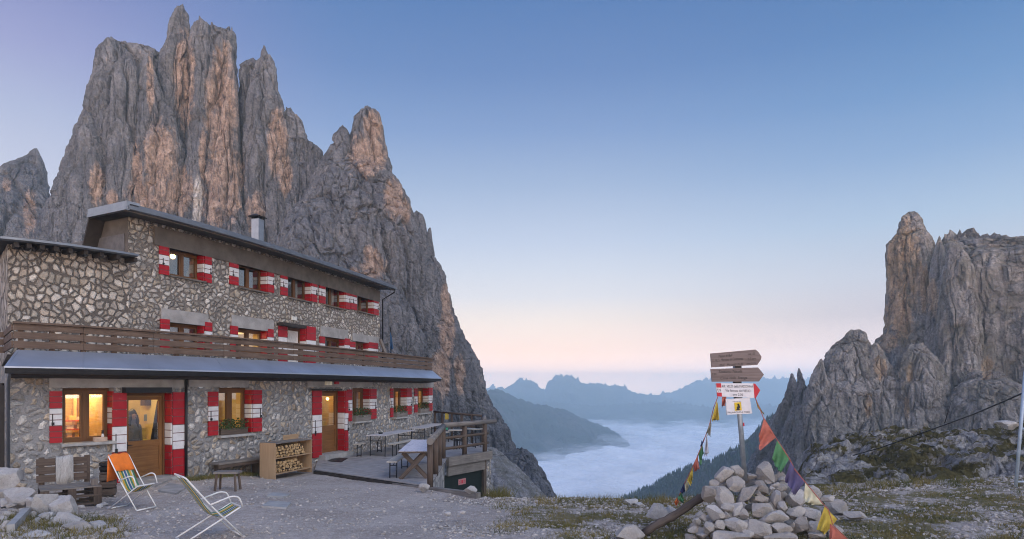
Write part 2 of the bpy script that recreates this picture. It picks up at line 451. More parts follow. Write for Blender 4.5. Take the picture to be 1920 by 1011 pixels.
# ------------------------------------------------------------------ rock towers
def tower(prof, D, depth, seed, nth=150, nz=200, pw=2.8, amp=1.0, teeth=.5):
    """a free standing rock body: prof rows (y, xl, xr) in photograph pixels seen at distance D; depth in metres"""
    prof = sorted(prof)
    if prof[-1][0] < 960:
        a_, b_ = prof[-2], prof[-1]; k_ = (960 - b_[0]) / max(b_[0] - a_[0], 1)
        prof.append((960, b_[1] - min(60, (a_[1] - b_[1]) * k_), b_[2] + min(60, (b_[2] - a_[2]) * k_)))
    py = np.array([p[0] for p in prof], float); xl = np.array([p[1] for p in prof], float); xr = np.array([p[2] for p in prof], float)
    yy = np.linspace(py[0], py[-1], nz)
    L = np.interp(yy, py, xl); Rr = np.interp(yy, py, xr)
    m0 = ((L.mean() + Rr.mean()) / 2 - 960) / F
    O = np.array([m0 * D, D]); ph = math.atan(m0)
    r = np.array([math.sin(ph), math.cos(ph)]); t = np.array([math.cos(ph), -math.sin(ph)])
    def s_of(px):
        m = (px - 960) / F
        return (m * O[1] - O[0]) / (t[0] - m * t[1])
    sl, sr = s_of(L), s_of(Rr)
    a = np.maximum((sr - sl) / 2, 0.02); c = (sl + sr) / 2
    Z = EYE - (yy - HOR) / F * (D + c * t[1])
    bmax = depth
    b = np.minimum(bmax, a * 1.35 + 0.18 * bmax * np.clip(a / a.max(), 0, 1))
    nth = int(nth * 1.15); nf = int(nth * .78); th = np.concatenate([np.linspace(math.pi * .98, math.pi * 2.02, nf, endpoint=False), np.linspace(math.pi * 2.02, math.pi * 2.98, nth - nf, endpoint=False)])
    ct, st = np.cos(th), np.sin(th)
    ex = np.sign(ct) * np.abs(ct) ** (2 / pw); ey = np.sign(st) * np.abs(st) ** (2 / pw)
    xs = c[:, None] + a[:, None] * ex[None]; ys = b[:, None] * ey[None]
    X = O[0] + xs * t[0] + ys * r[0]; Y = O[1] + xs * t[1] + ys * r[1]
    ZZ = np.repeat(Z[:, None], nth, 1)
    P = np.stack([X, Y, ZZ], -1).reshape(-1, 3)
    nx = (ct / np.maximum(1, 1))[None] * b[:, None]; ny = st[None] * a[:, None]
    nl = np.sqrt(nx ** 2 + ny ** 2) + 1e-9; nx = nx / nl; ny = ny / nl
    N = np.stack([nx * t[0] + ny * r[0], nx * t[1] + ny * r[1], np.zeros_like(nx)], -1).reshape(-1, 3)
    am = np.repeat(a[:, None], nth, 1).ravel()
    k = 1.0 / (D * 0.075) # base feature frequency
    q = P + seed * 13.7
    wob = np.stack([fbm(q * k * 1.2, 3), fbm(q * k * 1.2 + 31, 3), 0.5 * fbm(q * k * 1.2 + 67, 3)], -1) * (0.12 / k)
    qq = (q + wob) * np.array([1, 1, 0.13])
    f1, f2, idv = worley(qq * k * 1.6)
    pil = np.clip((f2 - f1) * 2.2, 0, 1) ** 0.6 - 0.62 + (idv - 0.5) * 0.75
    f1b, f2b, idb = worley((q + wob * 0.6) * np.array([1, 1, 0.14]) * k * 4.6)
    pil2 = np.clip((f2b - f1b) * 2.4, 0, 1) ** 0.7 - 0.6 + (idb - 0.5) * 0.9
    f1c, f2c, idc = worley((q + wob * 0.3) * np.array([1, 1, 0.28]) * k * 12.0)
    pil3 = np.clip((f2c - f1c) * 2.4, 0, 1) - 0.5 + (idc - 0.5) * 0.8
    led = np.abs(((P[:, 2] * k * 2.3 + fbm(q * k * 1.5, 3) * 1.4) % 1.0) - 0.5) * 2
    rough = fbm(q * k * 5, 5, 0.58)
    ck = -(1 - sstep(0.0, .10, f2 - f1)) * .7 - (1 - sstep(0.0, .12, f2b - f1b)) * .45 - (1 - sstep(0, .14, f2c - f1c)) * .14
    un = D * 0.011 * amp
    disp = un * (0.60 * pil + 0.22 * pil2 + 0.07 * pil3 + 0.08 * (led - .5) + 0.10 * rough + 0.6 * ck)
    lim = np.minimum(1.0, am / (un * 1.6))
    P = P + N * (disp * lim)[:, None]
    P[:, 2] += un * 0.35 * rough * lim * np.repeat(np.clip(np.linspace(0, 8, nz), 0.25, 1)[:, None], nth, 1).ravel()
    tt = np.repeat(np.exp(-np.arange(nz) / (nz * .03))[:, None], nth, 1).ravel(); P[:, 2] += tt * un * teeth * (fbm(q * k * np.array([9, 9, 0]), 4, .6) + .6 * fbm(q * k * np.array([3, 3, 0]) + 7, 2))
    Fc = grid_faces(nz, nth, True)
    # close the top with a vertex fan as degenerate quads
    top = len(P); P = np.vstack([P, P[:nth].mean(0)[None] + np.array([[0, 0, un * 0.15]])])
    i = np.arange(nth); j = (i + 1) % nth
    Fc = np.vstack([Fc, np.stack([np.full(nth, top), i, j, j], -1)])
    return P, Fc

def fixq(Fc):
    """degenerate quads (repeat of the last index) are split off as triangles"""
    tri = Fc[:, 2] == Fc[:, 3]
    return Fc[~tri], Fc[tri][:, :3]

def mountain(name, towers, mat, warm=(), pale=(), kind='structure'):
    Vs, Qs, Ts, o = [], [], [], 0
    for tw in towers:
        P, Fc = tw
        q, tr = fixq(Fc)
        Vs.append(P); Qs.append(q + o); Ts.append(tr + o); o += len(P)
    V = np.vstack(Vs); Q = np.vstack(Qs); T = np.vstack(Ts)
    px = 960 + F * V[:, 0] / V[:, 1]; py = HOR + F * (EYE - V[:, 2]) / V[:, 1]
    tri = np.vstack([Q[:, [0, 1, 2]], Q[:, [0, 2, 3]], T])
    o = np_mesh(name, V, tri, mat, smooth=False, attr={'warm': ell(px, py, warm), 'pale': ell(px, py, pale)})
    # smooth-shade (fine relief comes from the mesh itself and the bump)
    o.data.polygons.foreach_set("use_smooth", np.zeros(len(o.data.polygons), bool))
    o["kind"] = kind
    return o

EXTRA = ((560, 0, 0),)
left_towers = [
    # far left peak
    tower([(280, 63, 69), (292, 50, 76), (300, 40, 80), (312, 28, 84), (326, 8, 88), (345, -18, 92), (372, -45, 102), (420, -70, 128), (520, -110, 175), (640, -140, 220)], 140, 16, 1, 150, 150),
    # left block
    tower([(101, 208, 262), (105, 196, 285), (112, 188, 300), (122, 184, 318), (150, 177, 330), (182, 171, 335), (200, 161, 338), (240, 154, 342), (272, 143, 345), (305, 132, 348), (335, 122, 350), (365, 109, 350), (400, 92, 352), (450, 72, 356), (560, 30, 370), (700, -20, 380)], 112, 13, 2, 190, 260, 3.4, 1.0, .35),
    tower([(104, 236, 246), (130, 214, 258), (200, 206, 262), (300, 200, 268), (420, 196, 272), (600, 180, 290)], 103, 8, 31, 110, 200, 2.4),
    # buttress between the block and the central spire
    tower([(103, 277, 281), (112, 270, 284), (140, 264, 292), (180, 259, 312), (230, 254, 334), (290, 250, 345), (400, 246, 348), (600, 236, 356)], 104, 10, 3, 130, 220, 2.4),
    # central spire
    tower([(14, 334, 342), (18, 330, 350), (30, 326, 354), (46, 318, 355), (80, 313, 357), (112, 304, 358), (140, 298, 360), (220, 296, 362), (420, 300, 364), (600, 300, 368)], 109, 10, 4, 120, 260, 2.5),
    # right half of the central block, with its teeth
    tower([(66, 404, 434), (70, 366, 437), (90, 358, 439), (104, 356, 443), (150, 356, 443), (205, 354, 446), (255, 350, 452), (305, 344, 458), (350, 338, 465), (410, 332, 476), (480, 326, 490), (640, 316, 512)], 107, 12, 5, 180, 280, 3.2, 1.0, .9),
    tower([(47, 361, 364), (60, 357, 369), (90, 355, 378)], 109, 3, 6, 60, 40), tower([(52, 369, 371), (62, 365, 378), (90, 362, 388)], 109, 3, 7, 60, 40),
    tower([(54, 376, 379), (66, 371, 384), (90, 366, 392)], 109, 3, 8, 60, 40), tower([(60, 383, 388), (70, 379, 392), (92, 372, 398)], 108, 3, 9, 60, 40),
    tower([(56, 398, 402), (61, 396, 410), (72, 392, 414), (92, 386, 420)], 108, 3, 10, 60, 40),
    tower([(103, 269, 271), (112, 267, 274), (130, 262, 280)], 110, 2.5, 32, 50, 40),
    tower([(104, 428, 436), (160, 420, 443), (240, 410, 450), (340, 398, 462), (460, 388, 486), (600, 376, 505)], 101, 8, 33, 110, 220, 2.3),
    # right tower with its needle
    tower([(89, 493, 498), (97, 489, 502), (104, 487, 505), (110, 485, 511), (125, 481, 516), (150, 475, 520), (182, 470, 525), (212, 466, 536), (250, 462, 540), (300, 458, 543), (360, 458, 548), (440, 460, 556), (620, 456, 590)], 104, 9, 11, 140, 260, 2.6),
    tower([(116, 470, 480), (136, 448, 492), (142, 445, 496), (180, 444, 500), (260, 444, 505), (420, 446, 515), (600, 450, 530)], 107, 9, 12, 120, 200, 3),
    tower([(208, 533, 546), (216, 530, 556), (226, 528, 566), (250, 527, 574), (272, 526, 580), (276, 526, 596), (292, 526, 604), (310, 526, 607), (360, 522, 620), (480, 516, 640), (640, 500, 660)], 106, 9, 13, 140, 180, 2.8),
    # twin towers to the right
    tower([(204, 684, 697), (210, 676, 704), (220, 668, 710), (240, 661, 716), (270, 657, 720), (300, 655, 728), (335, 652, 738), (347, 650, 747), (385, 645, 765), (410, 640, 768), (500, 625, 790), (640, 600, 815)], 98, 10, 14, 160, 240, 2.6),
    tower([(236, 641, 646), (248, 635, 653), (254, 628, 656), (270, 622, 658), (290, 612, 660), (310, 602, 664), (350, 586, 672), (420, 570, 690), (600, 540, 720)], 96, 9, 15, 130, 200, 2.5),
    # great lower ridge
    tower([(300, 648, 690), (340, 600, 735), (380, 575, 758), (404, 560, 768), (440, 540, 788), (490, 520, 812), (540, 505, 828), (590, 490, 842), (640, 480, 868), (690, 470, 890), (740, 460, 908), (800, 450, 944), (850, 440, 962), (900, 430, 1000), (960, 420, 1030)], 97, 16, 16, 260, 330, 2.5, 1.1),
    tower([(401, 780, 788), (404, 774, 793), (416, 770, 796), (450, 764, 800), (520, 750, 812), (640, 740, 830)], 98, 5, 17, 90, 120),
    tower([(426, 806, 808), (436, 801, 809), (456, 797, 811), (482, 794, 816), (560, 780, 832)], 99, 3, 18, 70, 90),
    tower([(482, 800, 812), (498, 790, 825), (516, 786, 832), (540, 780, 832), (556, 776, 842), (600, 770, 848), (612, 768, 860), (655, 760, 876), (690, 750, 890), (742, 740, 906), (800, 730, 930), (900, 700, 960)], 94, 8, 19, 150, 240, 2.5),
    tower([(553, 838, 841), (566, 833, 844), (600, 826, 850), (680, 810, 880)], 95, 3, 34, 60, 90), tower([(610, 856, 862), (625, 845, 867), (660, 835, 878), (740, 820, 905)], 95, 3, 35, 70, 90),
    tower([(736, 911, 913), (748, 905, 916), (770, 898, 922), (784, 890, 938), (805, 880, 954), (840, 870, 960), (900, 850, 985), (960, 840, 1010)], 93, 7, 20, 110, 160),
    # bulge above the hut roof
    tower([(378, 572, 600), (392, 552, 622), (412, 536, 640), (450, 522, 668), (520, 505, 700), (620, 490, 740), (720, 480, 770)], 88, 10, 21, 170, 180, 2.4),
    tower([(470, 640, 680), (500, 615, 715), (560, 600, 760), (640, 590, 800), (760, 580, 840), (880, 560, 880)], 86, 9, 22, 170, 200, 2.4),
    # dark lower pillars above the valley
    tower([(843, 963, 985), (850, 956, 996), (862, 950, 1005), (880, 944, 1014), (905, 936, 1028), (935, 930, 1044), (990, 920, 1068)], 88, 6, 23, 130, 130, 2.6),
    tower([(893, 1010, 1016), (905, 1004, 1027), (935, 996, 1044), (990, 980, 1070)], 87, 4, 24, 90, 80),
]
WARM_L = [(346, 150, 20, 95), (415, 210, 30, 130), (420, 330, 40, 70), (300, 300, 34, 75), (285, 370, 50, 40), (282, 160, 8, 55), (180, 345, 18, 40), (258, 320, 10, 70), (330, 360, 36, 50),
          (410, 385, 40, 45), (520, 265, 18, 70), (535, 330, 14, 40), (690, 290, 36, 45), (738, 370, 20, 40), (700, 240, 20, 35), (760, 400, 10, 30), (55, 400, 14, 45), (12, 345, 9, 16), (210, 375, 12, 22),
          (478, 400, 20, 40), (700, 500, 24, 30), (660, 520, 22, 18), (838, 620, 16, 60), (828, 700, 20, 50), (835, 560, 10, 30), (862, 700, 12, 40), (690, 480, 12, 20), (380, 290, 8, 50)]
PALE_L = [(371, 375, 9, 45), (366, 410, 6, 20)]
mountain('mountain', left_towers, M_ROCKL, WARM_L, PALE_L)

right_towers = [
    tower([(399, 1702, 1716), (404, 1694, 1724), (412, 1686, 1729), (424, 1681, 1731), (440, 1674, 1738), (446, 1670, 1744), (460, 1662, 1750), (480, 1660, 1752), (540, 1663, 1756), (576, 1659, 1762), (610, 1658, 1770), (626, 1655, 1775), (640, 1643, 1785), (660, 1636, 1800), (760, 1620, 1830), (900, 1600, 1850)], 120, 12, 51, 170, 260, 2.6, .8),
    tower([(446, 1760, 1762), (454, 1756, 1766), (470, 1750, 1772), (520, 1742, 1782), (640, 1728, 1800), (800, 1700, 1820)], 112, 5, 52, 100, 170, 2.5, .8),
    tower([(450, 1782, 1816), (453, 1768, 1836), (459, 1764, 1856), (470, 1760, 1930), (500, 1754, 2060), (560, 1740, 2120), (700, 1720, 2150), (860, 1690, 2180)], 116, 20, 53, 300, 260, 4.0, 1.0, 1.6),
    tower([(467, 1868, 1880), (473, 1862, 1920), (480, 1860, 1980), (560, 1850, 2010), (760, 1830, 2050), (880, 1820, 2060)], 108, 10, 54, 170, 220, 3.0, 1.0, 1.5),
    tower([(452, 1776, 1783), (462, 1772, 1800), (500, 1768, 1822), (600, 1758, 1838), (800, 1738, 1858)], 107, 7, 55, 120, 190, 2.4, .9),
    tower([(648, 1700, 1730), (670, 1680, 1752), (720, 1664, 1776), (800, 1650, 1800), (900, 1630, 1840)], 104, 8, 56, 130, 150, 2.4),
    tower([(620, 1605, 1616), (625, 1590, 1624), (634, 1582, 1630), (648, 1560, 1637), (660, 1548, 1642), (690, 1538, 1655), (740, 1518, 1680), (820, 1496, 1710), (920, 1470, 1740)], 110, 10, 57, 190, 210, 2.5),
    tower([(646, 1634, 1646), (660, 1628, 1660), (720, 1614, 1690), (820, 1600, 1720), (900, 1590, 1730)], 106, 6, 58, 110, 140),
    tower([(673, 1539, 1543), (688, 1528, 1546), (706, 1518, 1552), (760, 1500, 1580), (830, 1484, 1610), (920, 1460, 1640)], 106, 7, 59, 130, 150),
    tower([(695, 1496, 1500), (702, 1494, 1505), (716, 1493, 1510), (760, 1484, 1526), (830, 1462, 1550), (930, 1430, 1580)], 116, 5, 60, 100, 140, 2.4, .8),
    tower([(703, 1482, 1487), (716, 1478, 1493), (734, 1472, 1500), (752, 1464, 1506), (772, 1457, 1512), (795, 1446, 1520), (830, 1428, 1530), (870, 1405, 1540), (940, 1370, 1560)], 124, 7, 61, 120, 150, 2.4, .8),
    tower([(700, 1820, 1880), (730, 1790, 1930), (800, 1760, 1990), (900, 1740, 2040)], 99, 9, 62, 160, 130, 2.6),
]
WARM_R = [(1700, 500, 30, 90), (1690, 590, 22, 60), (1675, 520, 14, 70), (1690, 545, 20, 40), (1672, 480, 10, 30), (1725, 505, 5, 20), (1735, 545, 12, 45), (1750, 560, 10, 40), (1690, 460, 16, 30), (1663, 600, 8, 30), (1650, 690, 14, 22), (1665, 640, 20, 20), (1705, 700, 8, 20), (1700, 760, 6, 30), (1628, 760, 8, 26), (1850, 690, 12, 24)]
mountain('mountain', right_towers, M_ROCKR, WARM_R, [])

scree_t = [tower([(842, 890, 930), (858, 862, 950), (880, 840, 974), (905, 820, 1000), (940, 800, 1030), (1000, 770, 1070)], 70, 12, 71, 170, 110, 2.2, .55)]
mountain('scree_slope', scree_t, M_SCREE)

# ------------------------------------------------------------------ rocky hill on the right
def hill():
    nx, ny = 520, 230
    X = np.linspace(5.5, 52, nx); v = np.linspace(0, 1, ny)
    YY = 15.2 + v[:, None] * 40 + 0 * X[None]; XX = X[None] * (0.45 + 0.55 * YY / 34.0)
    px = 960 + F * XX / YY
    # top of the hill along the frame, its foot in front
    crest = np.interp(px, [1380, 1480, 1500, 1530, 1570, 1620, 1680, 1720, 1760, 1850, 1900, 2000, 2200], [1000, 880, 852, 824, 816, 806, 799, 797, 797, 799, 792, 780, 770])
    crz = EYE - (crest - HOR) / F * 34.0
    foot = EYE - (938 - HOR) / F * 19.0
    yd = np.interp(px, [1400, 1560, 1750, 1900, 2100], [24.0, 22.5, 21, 17.5, 16])
    f = sstep(0, 1, (YY - yd) / (35.0 - yd))
    f = f ** 0.75
    Z = foot + (crz - .25 - foot) * f - 0.05 * np.maximum(0, 1510 - px) - .30 * np.maximum(0, YY - 35)
    P = np.stack([XX, YY, Z], -1).reshape(-1, 3)
    f1, f2, idv = worley(P * np.array([.55, .55, .55]) + 0.25 * np.stack([fbm(P, 2)] * 3, -1))
    g1, g2, idg = worley(P * np.array([2.6, 2.6, 2.6]))
    amp = np.clip((YY.ravel() - yd.ravel() + 1.0) / 3.0, 0.06, 1)
    P[:, 2] += amp * (0.75 * (np.clip((f2 - f1) * 1.6, 0, 1) ** .6 - .6) * 0.6 + (idv - .5) * 0.45 + 0.16 * (np.clip((g2 - g1) * 1.6, 0, 1) - .5) + (idg - .5) * .15 + 0.25 * fbm(P * 0.5, 4))
    P[:, 1] += amp * 0.4 * fbm(P * 1.3 + 40, 3)
    o = np_mesh('hill', P, grid_faces(ny, nx), M_HILL, smooth=False, attr={'warm': np.zeros(len(P)), 'pale': np.zeros(len(P))})
    o["kind"] = 'structure'
hill()

# ------------------------------------------------------------------ ground sheet
GC = np.array([(-12, 11.5, .06), (-10, 12, .0), (-9, 9.5, .02), (-8.9, 15.4, -.02), (-8.2, 16.7, -.16), (-6.2, 18.4, -.33), (-4.5, 17.5, -.33), (-2.0, 15.6, -.28), (-.77, 14.7, -.36), (0, 9.3, -.02), (-5, 11, -.04),
               (0.5, 14.2, -.34), (3, 14.2, -.36), (5, 14.2, -.30), (7, 14.5, -.16), (9, 14.2, -.08), (4, 9.2, .02), (8, 10, .0), (12, 13, .05), (0, 12, -.2), (4, 12, -.2), (-7, 4, .0), (0, 4, .0), (7, 4, .0), (-16, 12, .1), (16, 12, .15)])
EX = [-400, -12, -7, -6.2, -5.8, -2.0, -.77, .5, 3, 5, 6.5, 8, 12, 18, 400]; EY = [60, 40, 25, 19.4, 18.8, 15.55, 14.65, 14.35, 14.3, 14.3, 14.6, 15.0, 15.5, 16.5, 20]
def gz0(X, Y):
    X = np.asarray(X, float); Y = np.asarray(Y, float)
    ye = np.interp(X, EX, EY); Yc = np.minimum(Y, ye)
    num = 0; den = 0
    for cx, cy_, cz in GC:
        w = 1.0 / (((X - cx) ** 2 + (Yc - cy_) ** 2) + 0.35) ** 1.5
        num = num + w * cz; den = den + w
    z = num / den
    over = np.maximum(0, Y - ye)
    z = z - np.where(over < 3, 0.16 * over ** 2, 0.16 * 9 + (over - 3) * 0.62)
    return np.maximum(z, -112)
def gz(x, y):
    return float(gz0(np.array([x]), np.array([y]))[0])
def ground():
    xs = np.concatenate([-np.geomspace(1500, 14, 26), np.arange(-13.5, 13.5, 0.055), np.geomspace(14, 1500, 26)])
    ys = np.concatenate([np.linspace(-40, 6, 14), np.arange(6.4, 16.5, 0.05), np.arange(16.6, 26, 0.2), np.geomspace(26.5, 3250, 44)])
    X, Y = np.meshgrid(xs, ys)
    Z = gz0(X.ravel(), Y.ravel())
    P = np.stack([X.ravel(), Y.ravel(), Z], -1)
    near = (np.abs(P[:, 0]) < 16) & (P[:, 1] < 26) & (P[:, 1] > 5)
    n = P[near]
    f1, f2, idv = worley(n * np.array([7, 7, 0]) + 0.2)
    h1, h2, idh = worley(n * np.array([17, 17, 0]))
    lump = fbm(n * np.array([.8, .8, 0]), 3)
    edge = np.clip(1 - np.abs(n[:, 1] - np.interp(n[:, 0], EX, EY)) / 3.0, 0, 1)
    right = sstep(-1.0, 1.5, n[:, 0])
    stony = np.clip(0.25 + 0.5 * fbm(n * np.array([.5, .5, 0]) + 5, 3) + 0.55 * right, 0.12, 1.2)
    d = stony * (0.035 * (idv - .4) * np.clip((f2 - f1) * 3, 0, 1) + 0.016 * (idh - .3) * np.clip((h2 - h1) * 3, 0, 1)) + 0.02 * lump + edge * right * 0.05 * fbm(n * np.array([2.2, 2.2, 0]) + 9, 3)
    P[near, 2] += d
    far = ~near; P[far, 2] += 0.6 * fbm(P[far] * 0.05, 3) * np.clip((P[far, 1] - 26) / 30, 0, 1)
    grass = np.zeros(len(P))
    grass[near] = 0.66 * right + 0.5 * fbm(n * np.array([.9, .9, 0]) + 21, 4) * right
    o = np_mesh('ground', P, grid_faces(len(ys), len(xs)), M_GROUND, smooth=False, attr={'grassy': grass})
    o["kind"] = 'structure'
def mat_ground():
    t = NT('ground_gravel'); co = t.coord(); fine = t.noise(co, 42, 6, 0.7); mid = t.noise(co, 7, 5); big = t.noise(co, 0.7, 4)
    vo = t.n('ShaderNodeTexVoronoi', {'Vector': co, 'Scale': 34.0}); sc = t.n('ShaderNodeSeparateColor', {0: vo.outputs['Color']}).outputs[0]
    c = t.mix(t.mr(big, .35, .65), (.35, .30, .262), (.475, .42, .378))
    c = t.mix(t.mr(sc, 0, 1, 0, .55), c, t.mix(t.mr(sc, .3, 1), (.18, .165, .152), (.54, .505, .475)))
    c = t.mix(.7, c, t.mix(t.mr(fine, .3, .7), g3(.55), g3(1.3)), 'MULTIPLY')
    c = t.mix(.5, c, t.mix(t.mr(mid, .3, .7), g3(.65), g3(1.25)), 'MULTIPLY')
    ga = t.n('ShaderNodeAttribute', attribute_name='grassy').outputs['Fac']
    gm = t.math('ADD', ga, t.math('ADD', t.mr(mid, .3, .7, -.3, .3), t.mr(fine, .3, .7, -.22, .22)))
    c = t.mix(t.mr(gm, .40, .62, 0, .9), c, t.mix(t.mr(fine, .35, .65), (.075, .068, .026), (.17, .145, .065)))
    h = t.math('ADD', t.math('MULTIPLY', fine, .4), t.math('MULTIPLY', t.mr(vo.outputs['Distance'], 0, .6, 1, 0), .6))
    return t.set(c, .95, t.bump(h, 0.02, 1.0), spec=.15)
M_GROUND = mat_ground()
ground()

# ------------------------------------------------------------------ far ridges, valley fog, forest slope
NX = 560
ZF = -100.0     # level of the sea of fog
def ridge(name, crest, D, run, seed, mat=None, nx=NX, nv=60, rough=1.0, D2=None, foot=ZF - 8):
    cx = np.array([c[0] for c in crest], float); cyy = np.array([c[1] for c in crest], float)
    px = np.linspace(cx[0], cx[-1], nx); py = np.interp(px, cx, cyy)
    Dc = np.interp(px, [cx[0], cx[-1]], [D, D2 or D])
    X0 = (px - 960) / F * Dc; Z0 = EYE - (py - HOR) / F * Dc
    v = np.concatenate([np.linspace(-0.35, -0.05, 6), np.linspace(0, 1, nv)])
    f = np.clip(np.abs(v), 0, 1)
    run_ = run if np.isscalar(run) else np.interp(px, [r[0] for r in run], [r[1] for r in run])
    Y = Dc[None] - v[:, None] * run_ * np.ones((1, nx)) 
    X = np.repeat(X0[None], len(v), 0) * (1 + 0 * Y)
    H = (Z0 - foot)[None]
    Z = foot + H * (1 - f[:, None]) ** 1.15
    P = np.stack([X, Y, Z], -1).reshape(-1, 3)
    k = 6.0 / np.mean(run_)
    sp = ridged(P * np.array([k * .55, k * .22, 0]) + seed * 7.7, 5, .55)
    am = np.repeat(np.clip(f * 4, 0.05, 1)[:, None], nx, 1).ravel() * np.repeat(np.clip((1 - f) * 3, 0, 1)[:, None], nx, 1).ravel()
    P[:, 2] += rough * np.repeat(np.clip(H, 5, None), len(v), 0).ravel() * 0.12 * sp * am
    cr = (np.repeat(f[:, None], nx, 1).ravel() < 0.02)
    P[cr, 2] += (0.0055 if D > 1500 else .0022) * D * fbm(P[cr] * np.array([150 / D, 0, 0]) + seed, 6, .62)
    o = np_mesh(name, P, grid_faces(len(v), nx), mat or M_FAR, smooth=False, attr={'warm': np.zeros(len(P)), 'pale': np.zeros(len(P))})
    o["kind"] = 'structure'
    return o
ridge('mountain', [(850, 742), (905, 735), (925, 731), (940, 733), (957, 741), (973, 748), (1003, 758), (1027, 760), (1037, 765), (1060, 768), (1087, 782), (1113, 793), (1140, 803), (1158, 813), (1172, 826)], 1100, [(850, 430), (1000, 330), (1080, 300), (1172, 160)], 1, D2=1260)
ridge('mountain', [(930, 758), (1040, 754), (1120, 762), (1180, 757), (1243, 754), (1320, 762), (1380, 768), (1440, 760), (1480, 768), (1520, 790)], 2000, 330, 2, rough=.7)
ridge('mountain', [(890, 742), (946, 728), (967, 715), (975, 708), (982, 713), (992, 712), (1003, 717), (1018, 732), (1023, 727), (1027, 717), (1037, 708), (1047, 703), (1058, 705), (1070, 704), (1090, 717), (1107, 719), (1137, 723), (1163, 723), (1180, 732), (1193, 737), (1227, 742), (1253, 747), (1293, 758), (1340, 768)], 2500, 500, 3, rough=.8)
ridge('mountain', [(1190, 752), (1227, 741), (1260, 735), (1280, 728), (1307, 713), (1333, 711), (1400, 711), (1477, 710), (1500, 712), (1560, 716)], 2950, 500, 4, rough=.6)
ridge('mountain', [(1385, 764), (1427, 757), (1440, 763), (1455, 769), (1475, 776)], 2300, 160, 6, rough=.5)
ridge('mountain', [(880, 735), (910, 729), (918, 725), (925, 722), (931, 727), (938, 724), (950, 734), (970, 745)], 2980, 400, 5, rough=.6)
slope = ridge('mountain', [(1100, 978), (1177, 933), (1222, 914), (1260, 893), (1293, 880), (1343, 867), (1377, 847), (1407, 828), (1425, 806), (1445, 786), (1480, 770), (1560, 760)], 480, 240, 7, D2=340, rough=.5, foot=ZF - 30)

def fog():
    xs = np.concatenate([np.linspace(-4200, -1300, 20), np.linspace(-1250, 1500, 180), np.linspace(1550, 4200, 20)]); ys = np.concatenate([np.linspace(160, 1600, 150), np.linspace(1630, 3280, 60)])
    X, Y = np.meshgrid(xs, ys); P = np.stack([X.ravel(), Y.ravel(), np.full(X.size, ZF)], -1)
    P[:, 2] += 8.0 * fbm(P * np.array([.006, .0035, 0]), 5, .5) + 3.0 * fbm(P * np.array([.02, .012, 0]) + 3, 4, .55)
    t = NT('fog'); co = t.coord(); n = t.noise(co, 0.012, 6, .6)
    t.set(t.mix(t.mr(n, .3, .7), (.95, .95, .95), (.99, .99, .99)), 1.0, t.bump(n, 10.0, .5), spec=0.0)
    t.t.links.remove(t.b.inputs['Normal'].links[0])
    o = np_mesh('valley_fog', P, grid_faces(len(ys), len(xs)), t.m, smooth=True)
    o["kind"] = 'stuff'
    # loose veils of mist over the cloud sea lap against the slopes
    Vs, Fs, n, fc = [], [], len(P), grid_faces(len(ys), len(xs))
    for k in range(6):
        T = P.copy(); T[:, 2] = ZF + 2.5 + 2.6 * k + 7.0 * fbm(P * np.array([.011, .007, 0]) + 60 + k * .35, 4, .55); Vs.append(T); Fs.append(fc + n * k)
    t2 = NT('mist'); co = t2.coord('Object', (.016, .010, .05)); nn = t2.noise(co, 1.0, 6, .62); df = t2.n('ShaderNodeBsdfDiffuse', {'Color': (.99, .99, .99, 1)}).outputs[0]; tl = t2.n('ShaderNodeBsdfTranslucent', {'Color': (.99, .99, .99, 1)}).outputs[0]; tp = t2.n('ShaderNodeBsdfTransparent').outputs[0]
    mx = t2.n('ShaderNodeMixShader', {0: .5, 1: df, 2: tl}).outputs[0]; t2.t.nodes.remove(t2.b); t2.t.links.new(t2.n('ShaderNodeMixShader', {0: t2.mr(nn, .42, .76, 0.0, .5), 1: tp, 2: mx}).outputs[0], t2.out.inputs[0])
    m = np_mesh('valley_mist', np.vstack(Vs), np.vstack(Fs), t2.m, smooth=True); m["kind"] = 'stuff'
fog()
def forest():
    me = slope.data; n = len(me.vertices); co = np.zeros(n * 3, np.float32); me.vertices.foreach_get('co', co); co = co.reshape(-1, 3)
    rng = np.random.RandomState(5)
    nx = NX; rows = co.reshape(-1, nx, 3)
    V, T = [], []
    t = np.linspace(0, 2 * math.pi, 6, endpoint=False)
    b = 0
    for k in range(5200):
        c = rng.randint(0, nx - 1)
        r = 6 if k < 420 else 6 + int(rng.rand() ** 1.5 * 46)
        p = rows[r, c] * (1 - rng.rand() * .0) + (rows[r, min(c + 1, nx - 1)] - rows[r, c]) * rng.rand()
        if p[2] < ZF - 6: continue
        h = rng.uniform(2.0, 4.2) * (1 if k >= 420 else rng.uniform(.5, 1.05)); w = h * rng.uniform(.16, .24)
        for lv, (z0, z1, s) in enumerate(((0.08, .6, 1), (.4, 1.0, .62))):
            ring = np.stack([p[0] + w * s * np.cos(t), p[1] + w * s * np.sin(t), np.full(6, p[2] + h * z0)], -1)
            V.append(ring); V.append(np.array([[p[0], p[1], p[2] + h * z1]]))
            for i in range(6): T.append((b + i, b + (i + 1) % 6, b + 6))
            b += 7
    m = mat_plain('conifer', (.028, .045, .026), .9, 0, .5, 0.4)
    o = np_mesh('forest', np.vstack(V), np.array(T), m, smooth=False)
    o["kind"] = 'stuff'
forest()
